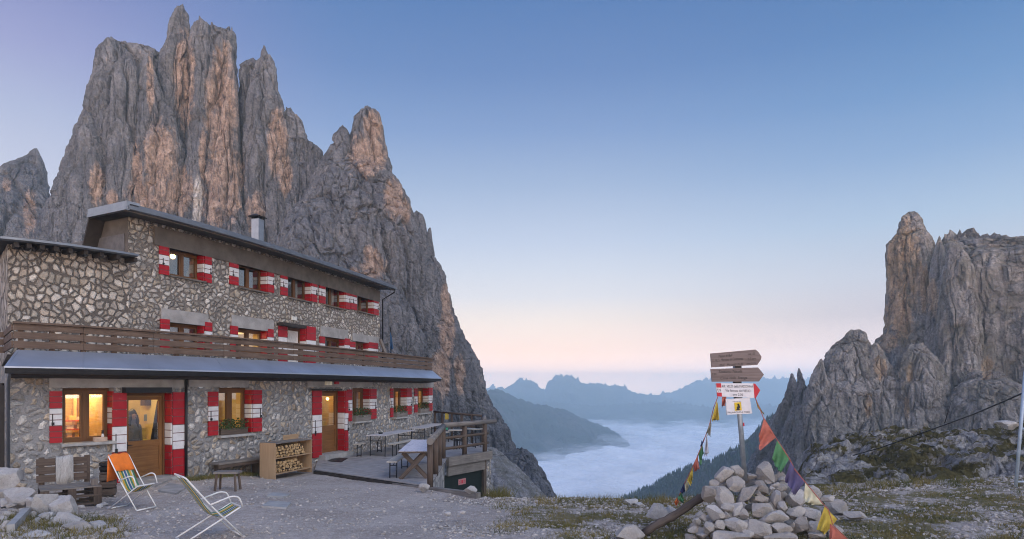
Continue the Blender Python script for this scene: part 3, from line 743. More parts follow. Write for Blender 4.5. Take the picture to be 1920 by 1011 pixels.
# ------------------------------------------------------------------ building materials
M_ST_LOW = mat_stone('rubble_wall', 5.2, (.265, .265, .268), [(.50, .48, .45), (.40, .38, .35), (.56, .54, .51), (.46, .385, .30), (.34, .335, .33), (.52, .45, .365), (.60, .58, .55)], .11, 1.0, 1.1, .05, .25)
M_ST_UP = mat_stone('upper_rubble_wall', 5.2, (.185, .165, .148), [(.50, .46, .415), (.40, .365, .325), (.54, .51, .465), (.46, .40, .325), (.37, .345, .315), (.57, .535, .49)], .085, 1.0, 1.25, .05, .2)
M_ST_ANX = mat_stone('faced_stone_wall', 4.4, (.125, .11, .098), [(.48, .435, .375), (.43, .38, .32), (.52, .475, .42), (.46, .395, .33), (.40, .36, .32), (.53, .495, .45)], .065, .95, 1.2, .05, .12)
M_CONC = mat_plain('concrete', (.29, .285, .28), .9, 0, .22, 3, .5, .15)
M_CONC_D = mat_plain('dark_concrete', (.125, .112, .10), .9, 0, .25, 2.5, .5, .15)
M_CONC_P = mat_plain('pale_concrete', (.33, .33, .325), .9, 0, .2, 4, .5, .15)
M_SHEET = mat_plain('sheet_metal', (.42, .47, .55), .45, .7, .12, 1.2, 0, .5)
M_GUT = mat_plain('gutter_metal', (.17, .19, .22), .45, .7, .15, 3, 0, .5)
M_ZINC = mat_plain('zinc', (.26, .275, .30), .42, .75, .12, 5, 0, .5)
M_BLACK = mat_plain('black_metal', (.018, .018, .02), .5, .3, .3, 8)
M_DARK = mat_plain('dark_timber', (.035, .03, .027), .8, 0, .3, 5)
M_RAIL = mat_wood('railing_wood', (.085, .058, .044), (.165, .118, .09), .8)
M_FRAME = mat_wood('window_wood', (.10, .045, .018), (.18, .085, .032), .5)
M_DOOR = mat_wood('door_wood', (.14, .062, .02), (.23, .11, .038), .45)
M_GREYW = mat_wood('weathered_wood', (.115, .105, .098), (.245, .225, .205), .85)
M_BROWNW = mat_wood('brown_wood', (.062, .045, .036), (.135, .103, .082), .85)
M_DECK = mat_wood('deck_boards', (.20, .192, .192), (.40, .385, .38), .8, (1.2, 20, 1), .25)
M_PLY = mat_wood('plywood', (.30, .20, .115), (.40, .28, .17), .7, (1.0, 14, 1), .15)
def mat_paint(name, col):
    t = NT(name); co = t.coord(); n = t.noise(co, 5, 6, .65); f = t.noise(co, 60, 4)
    c = t.mix(t.mr(n, .3, .7), tuple(x * .82 for x in col), tuple(min(1, x * 1.12) for x in col))
    c = t.mix(t.mr(n, .62, .72, 0, .35), c, (.25, .22, .2))
    return t.set(c, .5, t.bump(f, .002, .4), spec=.35)
M_GAP = mat_plain('board_gap', (.14, .055, .055), .7); M_RED = mat_paint('red_paint', (.33, .007, .014)); M_WHITE = mat_paint('white_paint', (.60, .60, .61))  # dark backing colour that draws the lines between shutter boards
def mat_glass():
    t = NT('window_glass')
    t.set((.9, .95, .95), .03); fr = t.math('ADD', t.n('ShaderNodeFresnel', {0: 1.7}).outputs[0], .20)
    gl = t.n('ShaderNodeBsdfGlossy', {0: (.9, .93, .95, 1), 'Roughness': .02}).outputs[0]; tr = t.n('ShaderNodeBsdfTransparent', {0: (.86, .88, .86, 1)}).outputs[0]
    mx = t.n('ShaderNodeMixShader', {0: fr, 1: tr, 2: gl}).outputs[0]
    t.t.links.new(mx, t.out.inputs[0]); return t.m
M_GLASS = mat_glass()
def mat_emit(name, col, s):
    t = NT(name); t.b.inputs['Base Color'].default_value = (*col, 1); t.b.inputs['Emission Color'].default_value = (*col, 1); t.b.inputs['Emission Strength'].default_value = s; return t.m
M_BULB = mat_emit('lamp_glow', (1.0, .62, .2), 14.0)
M_INW = mat_plain('interior_plaster', (.72, .56, .24), .8, 0, .12, 2)
M_INWOOD = mat_wood('interior_wood', (.58, .36, .12), (.74, .50, .20), .6)
M_ORANGE = mat_plain('orange_cloth', (.78, .19, .025), .9, 0, .12, 8, .3)
M_CURT = mat_plain('curtain', (.62, .6, .56), .9, 0, .15, 10)

# ------------------------------------------------------------------ plan curve of the hut front
def gfun(u):
    return 124 - 0.0716 * (u - 25) - 4.29e-5 * (u - 25) * (u - 430)
def PL(u):
    D = 1677.0 / gfun(u) * (F / 1200.0)
    return np.array([(u - 960) / F * D, D])
def TN(u):
    t = PL(u + 1.0) - PL(u - 1.0); t /= np.linalg.norm(t)
    return t, np.array([t[1], -t[0]])
def PN(u, n=0.0):
    t, nn = TN(u); return PL(u) + nn * n
def UU(px, n=0.0):
    a, b = -420.0, 1000.0
    for _ in range(60):
        m = (a + b) / 2; p = PN(m, n)
        if 960 + F * p[0] / p[1] < px: a = m
        else: b = m
    return (a + b) / 2
def ZZ_(px, py, n=0.0):
    return EYE - (py - HOR) / F * PN(UU(px, n), n)[1]
class LF:
    """local frame: straight between two points of the plan, s along, n outwards"""
    def __init__(s, A, B):
        s.A = np.array(A, float); d = np.array(B, float) - s.A; s.w = np.linalg.norm(d); s.t = d / s.w; s.n = np.array([s.t[1], -s.t[0]])
    def p(s, a, n, z):
        q = s.A + s.t * a + s.n * n; return (q[0], q[1], z)
def line(u0, u1, n=0.0, step=14.0):
    k = max(2, int(abs(u1 - u0) / step) + 1)
    def mk(u): return lambda dn, z: (*PN(u, n + dn), z)
    return [mk(u) for u in np.linspace(u0, u1, k)]
_ua = np.linspace(-420, 1000, 1500); _pa = np.array([PL(u) for u in _ua]); _sa = np.concatenate([[0], np.cumsum(np.linalg.norm(np.diff(_pa, axis=0), axis=1))])
def arc(u): return float(np.interp(u, _ua, _sa))

UP = -2.6           # the upper storeys stand back behind the terrace roof
def wall_mesh(mb, n, u0, u1, z0, z1, openings, depth, mi=0, mr_=1):
    us = set([u0, u1]); zs = set([z0, z1])
    for a, b, c, d in openings: us |= {a, b}; zs |= {c, d}
    us = sorted(us); full = []
    for a, b in zip(us, us[1:]):
        k = max(1, int((b - a) / 12)); full += list(np.linspace(a, b, k + 1)[:-1])
    full.append(us[-1]); zs = sorted(zs)
    for a, b in zip(full, full[1:]):
        for c, d in zip(zs, zs[1:]):
            mu, mz = (a + b) / 2, (c + d) / 2
            if any(o[0] < mu < o[1] and o[2] < mz < o[3] for o in openings): continue
            pa, pb = PN(a, n), PN(b, n)
            mb.poly([(*pa, c), (*pb, c), (*pb, d), (*pa, d)], [(arc(a), c), (arc(b), c), (arc(b), d), (arc(a), d)], mi)
    for a, b, c, d in openings:
        A, B, Ai, Bi = PN(a, n), PN(b, n), PN(a, n - depth), PN(b, n - depth)
        for pts in ([(*A, c), (*A, d), (*Ai, d), (*Ai, c)], [(*B, d), (*B, c), (*Bi, c), (*Bi, d)], [(*A, d), (*B, d), (*Bi, d), (*Ai, d)], [(*B, c), (*A, c), (*Ai, c), (*Bi, c)]):
            mb.poly(pts, [(0, 0), (.8, 0), (.8, .25), (0, .25)], mr_)

hut = thing('mountain_hut', 'long three-storey stone hut with red and white shutters under the rock towers', 'building', (*PN(400, 0), 0))

# ---- openings: px left, px right (outer edge of the right jamb), py top, py bottom (at the left edge), kind
LOW = [dict(k='w', a=117, b=213, t=728, o=832, mull=1), dict(k='d', a=238, b=322, t=737, o=899), dict(k='w', a=410, b=472, t=727, o=817, mull=1),
       dict(k='d', a=604, b=645, t=733, o=855), dict(k='w', a=661, b=692, t=728, o=791, mull=1), dict(k='w', a=738, b=761, t=728, o=783, mull=1), dict(k='w', a=783, b=802, t=727.5, o=775, mull=1)]
HIGH = [dict(k='w', a=318, b=382, t=463, o=516), dict(k='w', a=448, b=500, t=490, o=538), dict(k='w', a=540, b=582, t=512, o=557), dict(k='w', a=611, b=646, t=530, o=572), dict(k='w', a=670, b=699, t=546, o=583),
        dict(k='w', a=319, b=382, t=603, o=655), dict(k='w', a=447, b=500, t=614, o=662), dict(k='d', a=540, b=573, t=609, o=690), dict(k='w', a=610, b=645, t=631, o=670), dict(k='w', a=667, b=690, t=640, o=673)]
for q in LOW: q['n'] = 0.0
for q in HIGH: q['n'] = UP
for q in LOW + HIGH:
    n = q['n']; q['ua'] = UU(q['a'], n); q['ub'] = UU(q['b'], n); q['zt'] = ZZ_(q['a'], q['t'], n); q['zb'] = ZZ_(q['a'], q['o'], n)
    if q['k'] == 'd': q['zb'] = {0.0: (0.0 if q['a'] < 400 else -.04), UP: 2.72}[n]

RC = .27            # recess of the windows
u_l0, u_l1 = UU(14, 0), UU(812, 0)
u_h0, u_hm, u_h1 = UU(14, UP), UU(240, UP), UU(712, UP)
Z_EAVE = ZZ_(500, 466, UP + .7)
RDW = 1.6
mb = MB()
op = lambda Q: [(q['ua'], q['ub'], q['zb'], q['zt']) for q in Q]
wall_mesh(mb, 0.0, u_l0, u_l1, -1.6, 2.62, op(LOW), RC, 0, 1)
# right end and left end of the ground floor
for u, fl in ((u_l1, 0), (u_l0, 1)):
    p, q = PN(u, 0), PN(u, -9)
    pts = [(*p, -1.6), (*q, -1.6), (*q, 2.9), (*p, 2.62)]
    mb.poly(pts if not fl else pts[::-1], [(0, -1.6), (9, -1.6), (9, 2.9), (0, 2.6)] if not fl else [(0, 2.6), (9, 2.9), (9, -1.6), (0, -1.6)], 0)
mb.build('stone_wall', [M_ST_LOW, M_CONC], hut)
mb = MB()
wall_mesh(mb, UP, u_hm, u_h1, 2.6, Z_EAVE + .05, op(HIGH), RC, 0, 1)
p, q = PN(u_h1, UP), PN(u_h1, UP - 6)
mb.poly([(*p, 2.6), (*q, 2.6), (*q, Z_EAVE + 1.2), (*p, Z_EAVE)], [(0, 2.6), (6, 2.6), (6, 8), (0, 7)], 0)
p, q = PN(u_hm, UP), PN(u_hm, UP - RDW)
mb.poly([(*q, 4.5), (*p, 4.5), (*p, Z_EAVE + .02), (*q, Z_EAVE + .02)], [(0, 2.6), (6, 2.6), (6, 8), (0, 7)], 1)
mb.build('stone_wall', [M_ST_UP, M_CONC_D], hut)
# annexe at the left with its flat faced stones (its wall stands 3 cm proud)
ZA0, ZA1 = ZZ_(30, 452, UP), ZZ_(240, 482, UP)
mb = MB()
us = np.linspace(u_h0, u_hm, 24)
zt = np.interp(us, [u_h0, u_hm], [ZA0, ZA1])
for a, b, za, zb in zip(us, us[1:], zt, zt[1:]):
    pa, pb = PN(a, UP + .03), PN(b, UP + .03)
    mb.poly([(*pa, 2.6), (*pb, 2.6), (*pb, zb), (*pa, za)], [(arc(a), 2.6), (arc(b), 2.6), (arc(b), zb), (arc(a), za)])
p, q = PN(u_h0, UP + .03), PN(u_h0, UP - 5)
mb.poly([(*q, -1), (*p, -1), (*p, ZA0), (*q, ZA0)], [(0, 0), (5, 0), (5, 3), (0, 3)])
p, q = PN(u_hm, UP + .03), PN(u_hm, UP + .002)
mb.poly([(*p, 2.6), (*q, 2.6), (*q, ZA1), (*p, ZA1)], [(0, 0), (.03, 0), (.03, 3), (0, 3)])
mb.build('annexe_wall', M_ST_ANX, hut)

# ---- concrete bands
mb = MB()
def band(px0, px1, py0, py1, n, thick, mi=0, m=None):
    u0, u1 = UU(px0, n), UU(px1, n); z1, z0 = ZZ_(px0, py0, n), ZZ_(px0, py1, n)
    mb.sweep(line(u0, u1, n), [(.0, z0), (thick, z0), (thick, z1), (.0, z1)], mi)
for a, b, c, d in ((92, 344, 706, 727.0), (353, 465, 706, 725.5), (575, 697, 707, 726), (734, 812, 709, 726)):
    band(a, b, c, d, 0.004, .035)
band(288, 711, 424, 459, UP + .004, .05, 1)
for a, b, c, d in ((301, 389, 578, 602.5), (433, 512, 590, 613), (600, 651, 611, 630), (660, 709, 624.5, 639)):
    band(a, b, c, d, UP + .004, .04, 2)
mb.build('concrete_lintel', [M_CONC, M_CONC_D, M_CONC], hut)

# ---- windows, doors, shutters
def shutter_panel(lf, s0, s1, n0, n1, z0, z1, boards, name, latch=None):
    mb = MB(); h = (z1 - z0) / boards
    for k in range(boards):
        fr = (k + .5) / boards; red = fr < .345 or fr > .655
        mb.lbox(lf, s0, s1, n0, n1, z0 + k * h + .010, z0 + (k + 1) * h - .010, 0 if red else 1)
    ti = .006; BK = 2
    if n1 - n0 < abs(s1 - s0): mb.lbox(lf, s0 + .01, s1 - .01, n0 + ti, n1 - ti, z0 + .01, z1 - .01, BK)
    else: mb.lbox(lf, s0 + ti, s1 - ti, n0 + .01, n1 - .01, z0 + .01, z1 - .01, BK)
    o = mb.build(name, [M_RED, M_WHITE, M_GAP], hut, bevel=.007)
    if latch:
        m2 = MB(); sc = latch; zm = (z0 + z1) / 2
        m2.lbox(lf, sc - .008, sc + .008, n1, n1 + .014, zm - (z1 - z0) * .17, zm + (z1 - z0) * .06)
        m2.lbox(lf, sc - .02, sc + .03, n1, n1 + .03, zm - (z1 - z0) * .15, zm - (z1 - z0) * .10)
        m2.build('latch', M_BLACK, o)
    return o
def make_opening(q, low):
    n = q['n']; A, B = PN(q['ua'], n - RC), PN(q['ub'], n - RC)
    lf = LF(A, B); w = lf.w; z0, z1 = q['zb'], q['zt']; hh = z1 - z0
    fw = .07 if low else .055
    if q['k'] == 'w':
        mb = MB()
        for s0, s1, za, zb in ((0, fw, z0, z1), (w - fw, w, z0, z1), (fw, w - fw, z1 - fw * 1.5, z1), (fw, w - fw, z0, z0 + fw)):
            mb.lbox(lf, s0, s1, -.06, .02, za, zb)
        c = w / 2
        mb.lbox(lf, c - fw * .65, c + fw * .65, -.05, .035, z0 + fw, z1 - fw * 1.5)
        for s0, s1 in ((fw, c - fw * .65), (c + fw * .65, w - fw)):           # casements
            f2 = .045
            for a, b, za, zb in ((s0, s0 + f2, z0 + fw, z1 - fw * 1.5), (s1 - f2, s1, z0 + fw, z1 - fw * 1.5), (s0 + f2, s1 - f2, z1 - fw * 1.5 - f2, z1 - fw * 1.5), (s0 + f2, s1 - f2, z0 + fw, z0 + fw + f2)):
                mb.lbox(lf, a, b, -.04, .028, za, zb)
        o = mb.build('window', M_FRAME, hut, bevel=.006)
        m2 = MB()
        for s0, s1 in ((fw + .04, c - fw), (c + fw, w - fw - .04)):
            m2.poly([lf.p(s0, -.01, z0 + fw + .03), lf.p(s1, -.01, z0 + fw + .03), lf.p(s1, -.01, z1 - fw * 1.5 - .03), lf.p(s0, -.01, z1 - fw * 1.5 - .03)])
        m2.build('pane', M_GLASS, o)
        sill = MB(); sl = LF(PN(q['ua'], n), PN(q['ub'], n)); e = .06 if low else .05
        sill.lbox(sl, -.05, sl.w + .02, -RC + .03, .13 if low else .10, z0 - e - .002, z0 - .002)
        sill.build('sill', M_CONC_P if low else M_CONC_D, o, bevel=.006)
    else:
        mb = MB()
        for s0, s1, za, zb in ((0, .08, z0, z1), (w - .08, w, z0, z1), (.08, w - .08, z1 - .09, z1)):
            mb.lbox(lf, s0, s1, -.06, .03, za, zb)
        mb.build('door_frame', M_FRAME, hut, bevel=.006)
        d = MB(); zm = z0 + hh * .40; st = .085
        x0, x1 = .082, w - .082; zt = z1 - .092
        if low:
            for s0, s1, za, zb in ((x0, x0 + st, z0, zt), (x1 - st, x1, z0, zt), (x0 + st, x1 - st, zt - st, zt), (x0 + st, x1 - st, zm - .07, zm + .07), (x0 + st, x1 - st, z0, z0 + .16)):
                d.lbox(lf, s0, s1, -.05, .0, za, zb)
            d.lbox(lf, x0 + st, x1 - st, -.04, -.015, z0 + .16, zm - .07)
            o = d.build('door', M_DOOR, hut, bevel=.008)
            m2 = MB(); m2.poly([lf.p(x0 + st, -.02, zm + .07), lf.p(x1 - st, -.02, zm + .07), lf.p(x1 - st, -.02, zt - st), lf.p(x0 + st, -.02, zt - st)])
            m2.build('pane', M_GLASS, o)
            hd = MB(); hd.lbox(lf, x0 + .02, x0 + .06, 0, .012, zm - .12, zm + .06); hd.tube([lf.p(x0 + .04, .012, zm - .02), lf.p(x0 + .04, .055, zm - .02), lf.p(x0 + .15, .055, zm - .02)], .011, 8)
            hd.build('handle', M_BLACK, o)
        else:
            d.lbox(lf, x0, x1, -.05, .0, z0, zt); o = d.build('door', M_FRAME, hut, bevel=.008)
            m2 = MB(); m2.lbox(lf, x0 + .10, x1 - .05, .002, .02, z0 + .3, zt - .08); m2.build('door_panel', M_CURT, o)
    return lf
for q in LOW: q['lf'] = make_opening(q, True)
for q in HIGH: q['lf'] = make_opening(q, False)

SH = {  # opening index: (left px0, px1, py top, py bottom at px0), right outer px1, (py top, py bottom) at the split
    ('L', 0): (93, 117, 733, 832, None, 733, 829), ('L', 1): (211, 238, 736, 913, 351, 735, 905), ('L', 2): (391, 409.5, 734, 818, 491, 731, 810.5), ('L', 3): (587, 603.5, 732, 860, 653, 732, 850),
    ('L', 4): (652, 660.5, 730, 791, 706, 729, 786.5), ('L', 5): (733, 737.7, 728, 783, 772, 728, 778), ('L', 6): (778, 783, 728, 774, 811, 727, 771),
    ('H', 0): (299, 317.5, 458, 514, 397, 473, 525), ('H', 1): (431, 447.5, 484, 533, 514, 499, 546), ('H', 2): (527, 539.7, 506, 553, 595, 520, 563), ('H', 3): (599, 610.5, 526, 568, 657, 538, 578), ('H', 4): (658.5, 669.6, 543, 580, 710, 554, 590),
    ('H', 5): (301, 318.5, 597, 655, 398, 603, 656), ('H', 6): (433, 446.6, 610, 660, 513, 616, 664), ('H', 7): (523, 539, 604, 686, 592, 611, 690), ('H', 8): (600, 609.5, 630, 670, 656, 634, 672), ('H', 9): (656, 666.5, 640, 672, 709, 641, 676)}
for (fl, i), (l0, l1, lt, lb, r1, rt, rb) in SH.items():
    q = (LOW if fl == 'L' else HIGH)[i]; n = q['n']; nb = 11 if q['k'] == 'd' else 9
    if fl == 'H': nb = 6
    a, b = UU(l0, n + .045), UU(l1, n + .045)
    lf = LF(PN(a, n), PN(b, n)); z1, z0 = ZZ_(l0, lt, n + .04), ZZ_(l0, lb, n + .04)
    shutter_panel(lf, 0, lf.w - .004, .012, .05, z0, z1, nb, 'shutter', latch=lf.w * (.22 if fl == 'L' else .35))
    zr1, zr0 = ZZ_(q['b'], rt, n), ZZ_(q['b'], rb, n)
    if fl == 'H' and i < 5: zr1, zr0 = z1 - .0, z0
    jl = LF(PN(q['ub'], n), PN(q['ub'], n) + (PN(q['ub'] + 2, n) - PN(q['ub'], n)))
    shutter_panel(jl, -.036, -.002, -RC + .035, .012, max(zr0, q['zb'] + .01), min(zr1, q['zt'] - .01), nb, 'shutter')
    if r1:
        lf2 = LF(PN(q['ub'], n), PN(UU(r1, n + .045), n))
        shutter_panel(lf2, .006, lf2.w, .014, .052, zr0, zr1, nb, 'shutter', latch=lf2.w * .82)

# ---- canopy roof over the ground floor, its gutter and soffit
mb = MB(); ua, ub = UU(8, .8), UU(828, .8)
seg = list(np.linspace(ua, ub, 8))
u_t0, u_t1 = UU(31, .06), UU(811, .06)
K = 70
us = np.linspace(0, 1, K)
for i in range(K - 1):
    q4 = []
    for k in (us[i], us[i + 1]):
        e = PN(ua + (ub - ua) * k, .80); tt = PN(u_t0 + (u_t1 - u_t0) * k, .06)
        q4.append((e, tt))
    (e0, t0), (e1, t1) = q4
    mb.poly([(*e0, 2.63), (*e1, 2.63), (*t1, 3.0), (*t0, 3.0)], [(0, 0)] * 4, 0)
    mb.poly([(*e1, 2.60), (*e0, 2.60), (*t0, 2.97), (*t1, 2.97)], [(0, 0)] * 4, 1)
    mb.poly([(*e0, 2.60), (*e1, 2.60), (*e1, 2.63), (*e0, 2.63)], [(0, 0)] * 4, 0)
for k in (0, 1):
    e = PN(ub if k else ua, .80); tt = PN(u_t1 if k else u_t0, .06)
    mb.poly([(*e, 2.60), (*tt, 2.97), (*tt, 3.0), (*e, 2.63)], [(0, 0)] * 4, 0)
for k in (.0, .155, .30, .47, .63, .80):           # standing seams
    e = PN(ua + (ub - ua) * (k + .006), .80); tt = PN(u_t0 + (u_t1 - u_t0) * (k + .006), .06)
    mb.bar((*e, 2.636), (*tt, 3.006), .012, .012, 0)
canopy = mb.build('canopy_roof', [M_SHEET, M_DARK], hut)
mb = MB(); mb.sweep(line(UU(18, .70), UU(822, .70), 0), [(.0, 2.40), (.0, 2.46), (.60, 2.52), (.60, 2.46)]); mb.build('soffit', M_DARK, canopy)
mb = MB(); ln = line(UU(9, .80), UU(827, .80), 0)
mb.sweep(ln, [(.66, 2.485), (.80, 2.485), (.82, 2.60), (.795, 2.60), (.785, 2.51), (.67, 2.51)])
mb.build('gutter', M_BLACK, canopy)
# terrace floor
mb = MB()
uf = np.linspace(u_l0, u_l1, 40)
for a, b in zip(uf, uf[1:]):
    mb.poly([(*PN(a, .06), 2.9), (*PN(b, .06), 2.9), (*PN(b, UP), 2.72), (*PN(a, UP), 2.72)])
mb.build('terrace_floor', M_CONC, hut)

# ---- balcony railing
rail = None
u0r, u1r = UU(25, .02), UU(810, .02)
mb = MB(); mb.sweep(line(u0r - 1, u1r, .02), [(-.06, 3.555), (.085, 3.555), (.085, 3.60), (-.06, 3.60)])
mb.build('balcony_rail', M_RAIL, hut, bevel=.006)
for z0, z1 in ((3.415, 3.548), (3.235, 3.375), (3.045, 3.195)):
    mb = MB(); cuts = np.linspace(u0r, u1r, 7)
    for a, b in zip(cuts, cuts[1:]):
        off = random.uniform(-.006, .006)
        mb.sweep(line(a + .3, b - .3, .02), [(.0, z0 + off), (.035, z0 + off), (.035, z1 + off), (.0, z1 + off)])
    # return at the left corner
    mb.sweep([(lambda dn, z, k=k: (*(PN(u0r, .02 - k) + TN(u0r)[0] * dn), z)) for k in (.0, 1.2, 2.4)], [(-.035, z0), (.0, z0), (.0, z1), (-.035, z1)])
    mb.sweep([(lambda dn, z, k=k: (*(PN(u0r, -2.4) - TN(u0r)[0] * k + TN(u0r)[1] * dn), z - .02)) for k in (.0, 1.5, 3.0)], [(.0, z0), (.035, z0), (.035, z1), (.0, z1)])
    mb.build('balcony_board', M_RAIL, hut, bevel=.004)
for k in np.linspace(.012, .988, 14):
    u = u0r + (u1r - u0r) * k; lf = LF(PN(u, 0), PN(u + 3, 0)); m2 = MB(); m2.lbox(lf, 0, .09, -.08, .018, 2.92, 3.55); m2.build('balcony_post', M_RAIL, hut, bevel=.005)

# ---- main roof
RE = UP + .72
uA, uB = UU(237, RE), UU(740, RE)
ze = ZZ_(500, 466, RE)
mb = MB()
_n = -1.0
while 960 + F * PN(uA, RE + _n)[0] / PN(uA, RE + _n)[1] > 168: _n -= .02
RD = -_n                                   # depth of the front slope, so that its left end spans what the photograph shows
ZR = EYE - (393 - HOR) / F * PN(uA, RE - RD)[1] - .24
prof = [(0, ze - .02), (.0, ze + .15), (-RD, ZR + .17), (-RD, ZR + .0), (-.72, ze + .05)]
mb.sweep(line(uA, uB, RE), prof, 0)
# back slope, its left verge seen under the overhang
mb.sweep(line(uA, uB, RE), [(-RD, ZR + .05), (-RD, ZR + .17), (-RD - .9, ZR - 1.9), (-RD - .9, ZR - 2.05)], 1)
roof = mb.build('roof', [M_CONC_D, M_DARK], hut)
mb = MB(); mb.sweep(line(uA - 1.2, uB, RE), [(.003, ze + .03), (.05, ze + .01), (.12, ze + .03), (.13, ze + .12), (.11, ze + .12), (.09, ze + .05), (.003, ze + .05)])
mb.sweep(line(uA - 1, uB, RE), [(.004, ze + .055), (.03, ze + .055), (.03, ze + .20), (-.4, ze + .22), (-.4, ze + .19), (.004, ze + .165)])
mb.build('gutter', M_GUT, roof)
# bright verge plate on the left end
A3 = np.array([*PN(uA - .6, RE), ze]); tA, nA = TN(uA)
mb = MB()
Bp = PN(uA, RE - RD)
d3 = lambda P2, z: (P2[0], P2[1], z)
lfv = LF(Bp, PN(uA, RE + .1))
def vbox(n0, n1, a, b):
    p = lfv.p; w_ = lfv.w
    mb.hexa([p(0, n1, ZR + a), p(w_, n1, ze + a), p(w_, n0, ze + a), p(0, n0, ZR + a), p(0, n1, ZR + b), p(w_, n1, ze + b), p(w_, n0, ze + b), p(0, n0, ZR + b)])
vbox(-.03, .05, .0, .17); vbox(.05, .075, .0, .08); vbox(-.3, .05, .17, .24)
mb.build('verge_plate', M_ZINC, roof)
# end wall below the verge with a grey hatch
mb = MB()
lfe = LF(PN(u_hm, UP - 3.9), PN(u_hm, UP - .02))
mb.lbox(lfe, .9, lfe.w - .12, -.06, .03, ZA1 + .15, ze - .42)
mb.build('hatch', mat_plain('grey_board', (.12, .115, .115), .7), hut, bevel=.01)

# ---- annexe roof
mb = MB(); ur0, ur1 = UU(-40, UP + .5), UU(256, UP + .5)
zl, zr = ZZ_(4, 449, UP + .5), ZZ_(252, 480, UP + .5)
def arow(u):
    k = (u - ur0) / (ur1 - ur0); zz = zl + (zr - zl) * max(0, (k - .15) / .85)
    return lambda dn, z: (*PN(u, UP + .5 + dn), zz + z)
rows = [arow(u) for u in np.linspace(ur0, ur1, 20)]
mb.sweep(rows, [(0, -.02), (0, .07), (-3.0, .10), (-3.0, -.0)])
ar = mb.build('annexe_roof', M_DARK, hut)
mb = MB(); mb.sweep(rows, [(.003, -.03), (.10, .0), (.10, .05), (-.9, .115), (-.9, .09), (.003, .072)]); mb.build('roof_edge', M_GUT, ar)
mb = MB()
for u in np.linspace(UU(22, UP), UU(232, UP), 9):
    k = (u - ur0) / (ur1 - ur0); zz = zl + (zr - zl) * max(0, (k - .15) / .85); lf = LF(PN(u, UP), PN(u + 2, UP)); mb.lbox(lf, 0, .10, .035, .46, zz - .14, zz - .03)
mb.build('rafter', M_DARK, ar)

# ---- chimney
Dc = PN(UU(492, UP - 2.2), UP - 2.2)[1]
c0 = at(492, 450, Dc); w = 24 / F * Dc
mb = MB(); zc0, zc1 = at(0, 462, Dc).z, at(0, 412, Dc).z
t_, n_ = TN(UU(492, UP - 2.2))
lfc = LF(np.array([c0.x, c0.y]) - t_ * w * .45, np.array([c0.x, c0.y]) + t_ * w * .45)
mb.lbox(lfc, 0, w * .62, -.34, 0, ze - .1, zc1)
ch = mb.build('chimney', M_ZINC, roof, bevel=.01)
mb = MB(); mb.lbox(lfc, -.10, w * .62 + .10, -.42, .08, zc1 + .07, zc1 + .10); mb.hexa([lfc.p(-.12, .10, zc1 + .10), lfc.p(w * .62 + .12, .10, zc1 + .10), lfc.p(w * .62 + .12, -.44, zc1 + .10), lfc.p(-.12, -.44, zc1 + .10), lfc.p(.0, -.1, zc1 + .18), lfc.p(w * .62, -.1, zc1 + .18), lfc.p(w * .62, -.24, zc1 + .18), lfc.p(.0, -.24, zc1 + .18)])
for s_ in (.0, w * .62 - .03): mb.lbox(lfc, s_, s_ + .03, -.03, 0, zc1, zc1 + .07); mb.lbox(lfc, s_, s_ + .03, -.33, -.30, zc1, zc1 + .07)
mb.build('chimney_cap', M_BLACK, ch)
mb = MB(); mb.hexa([lfc.p(-.75, -.02, ze), lfc.p(-.02, -.02, ze), lfc.p(-.02, -.3, ze), lfc.p(-.75, -.3, ze), lfc.p(-.70, -.02, ze + .30), lfc.p(-.02, -.02, ze + .62), lfc.p(-.02, -.3, ze + .62), lfc.p(-.70, -.3, ze + .30)])
mb.build('flashing', M_ZINC, ch)

# ---- pipes, lamps and small fittings
def pipe(pts, r, name, m): 
    q = MB(); q.tube(pts, r, 10); return q.build(name, m, hut)
u = UU(348.5, .07); pipe([(*PN(u, .08), -.2), (*PN(u, .08), 2.45)], .035, 'downpipe', M_BLACK)
u = UU(15.5, .08); pipe([(*PN(u, .62), 2.5), (*PN(u, .4), 2.42), (*PN(u, .08), 2.3), (*PN(u, .08), -.1)], .03, 'downpipe', M_GUT)
e = PN(UU(738, RE), RE + .05); w2 = PN(UU(716, UP), UP + .04)
pipe([(*e, ze + .05), (*e, ze - .12), (*w2, ze - .42), (*w2, 3.0)], .035, 'downpipe', M_BLACK)
def fit(px0, px1, py0, py1, n, th, name, m):
    u0, u1 = UU(px0, n + th), UU(px1, n + th); lf = LF(PN(u0, n), PN(u1, n)); z1, z0 = ZZ_(px0, py0, n + th), ZZ_(px0, py1, n + th)
    q = MB(); q.lbox(lf, 0, lf.w, .0, th, z0, z1); return q.build(name, m, hut, bevel=.006)
fit(612, 623, 713.5, 722.5, .04, .06, 'wall_lamp', mat_plain('lamp_plastic', (.72, .70, .56), .4))
fit(629, 636, 715.5, 720.5, .04, .05, 'alarm_lamp', mat_plain('red_plastic', (.35, .02, .03), .4))
fit(548, 557, 593, 600, UP + .0, .05, 'wall_lamp', mat_plain('lamp_plastic_pale', (.6, .6, .56), .5))
fit(235, 323, 726.5, 737, .035, .16, 'door_canopy', M_BLACK)
fit(590, 642, 729, 732.5, .035, .12, 'door_canopy', M_DARK)
fit(532, 575, 604, 610, UP + .0, .3, 'door_canopy', M_DARK)
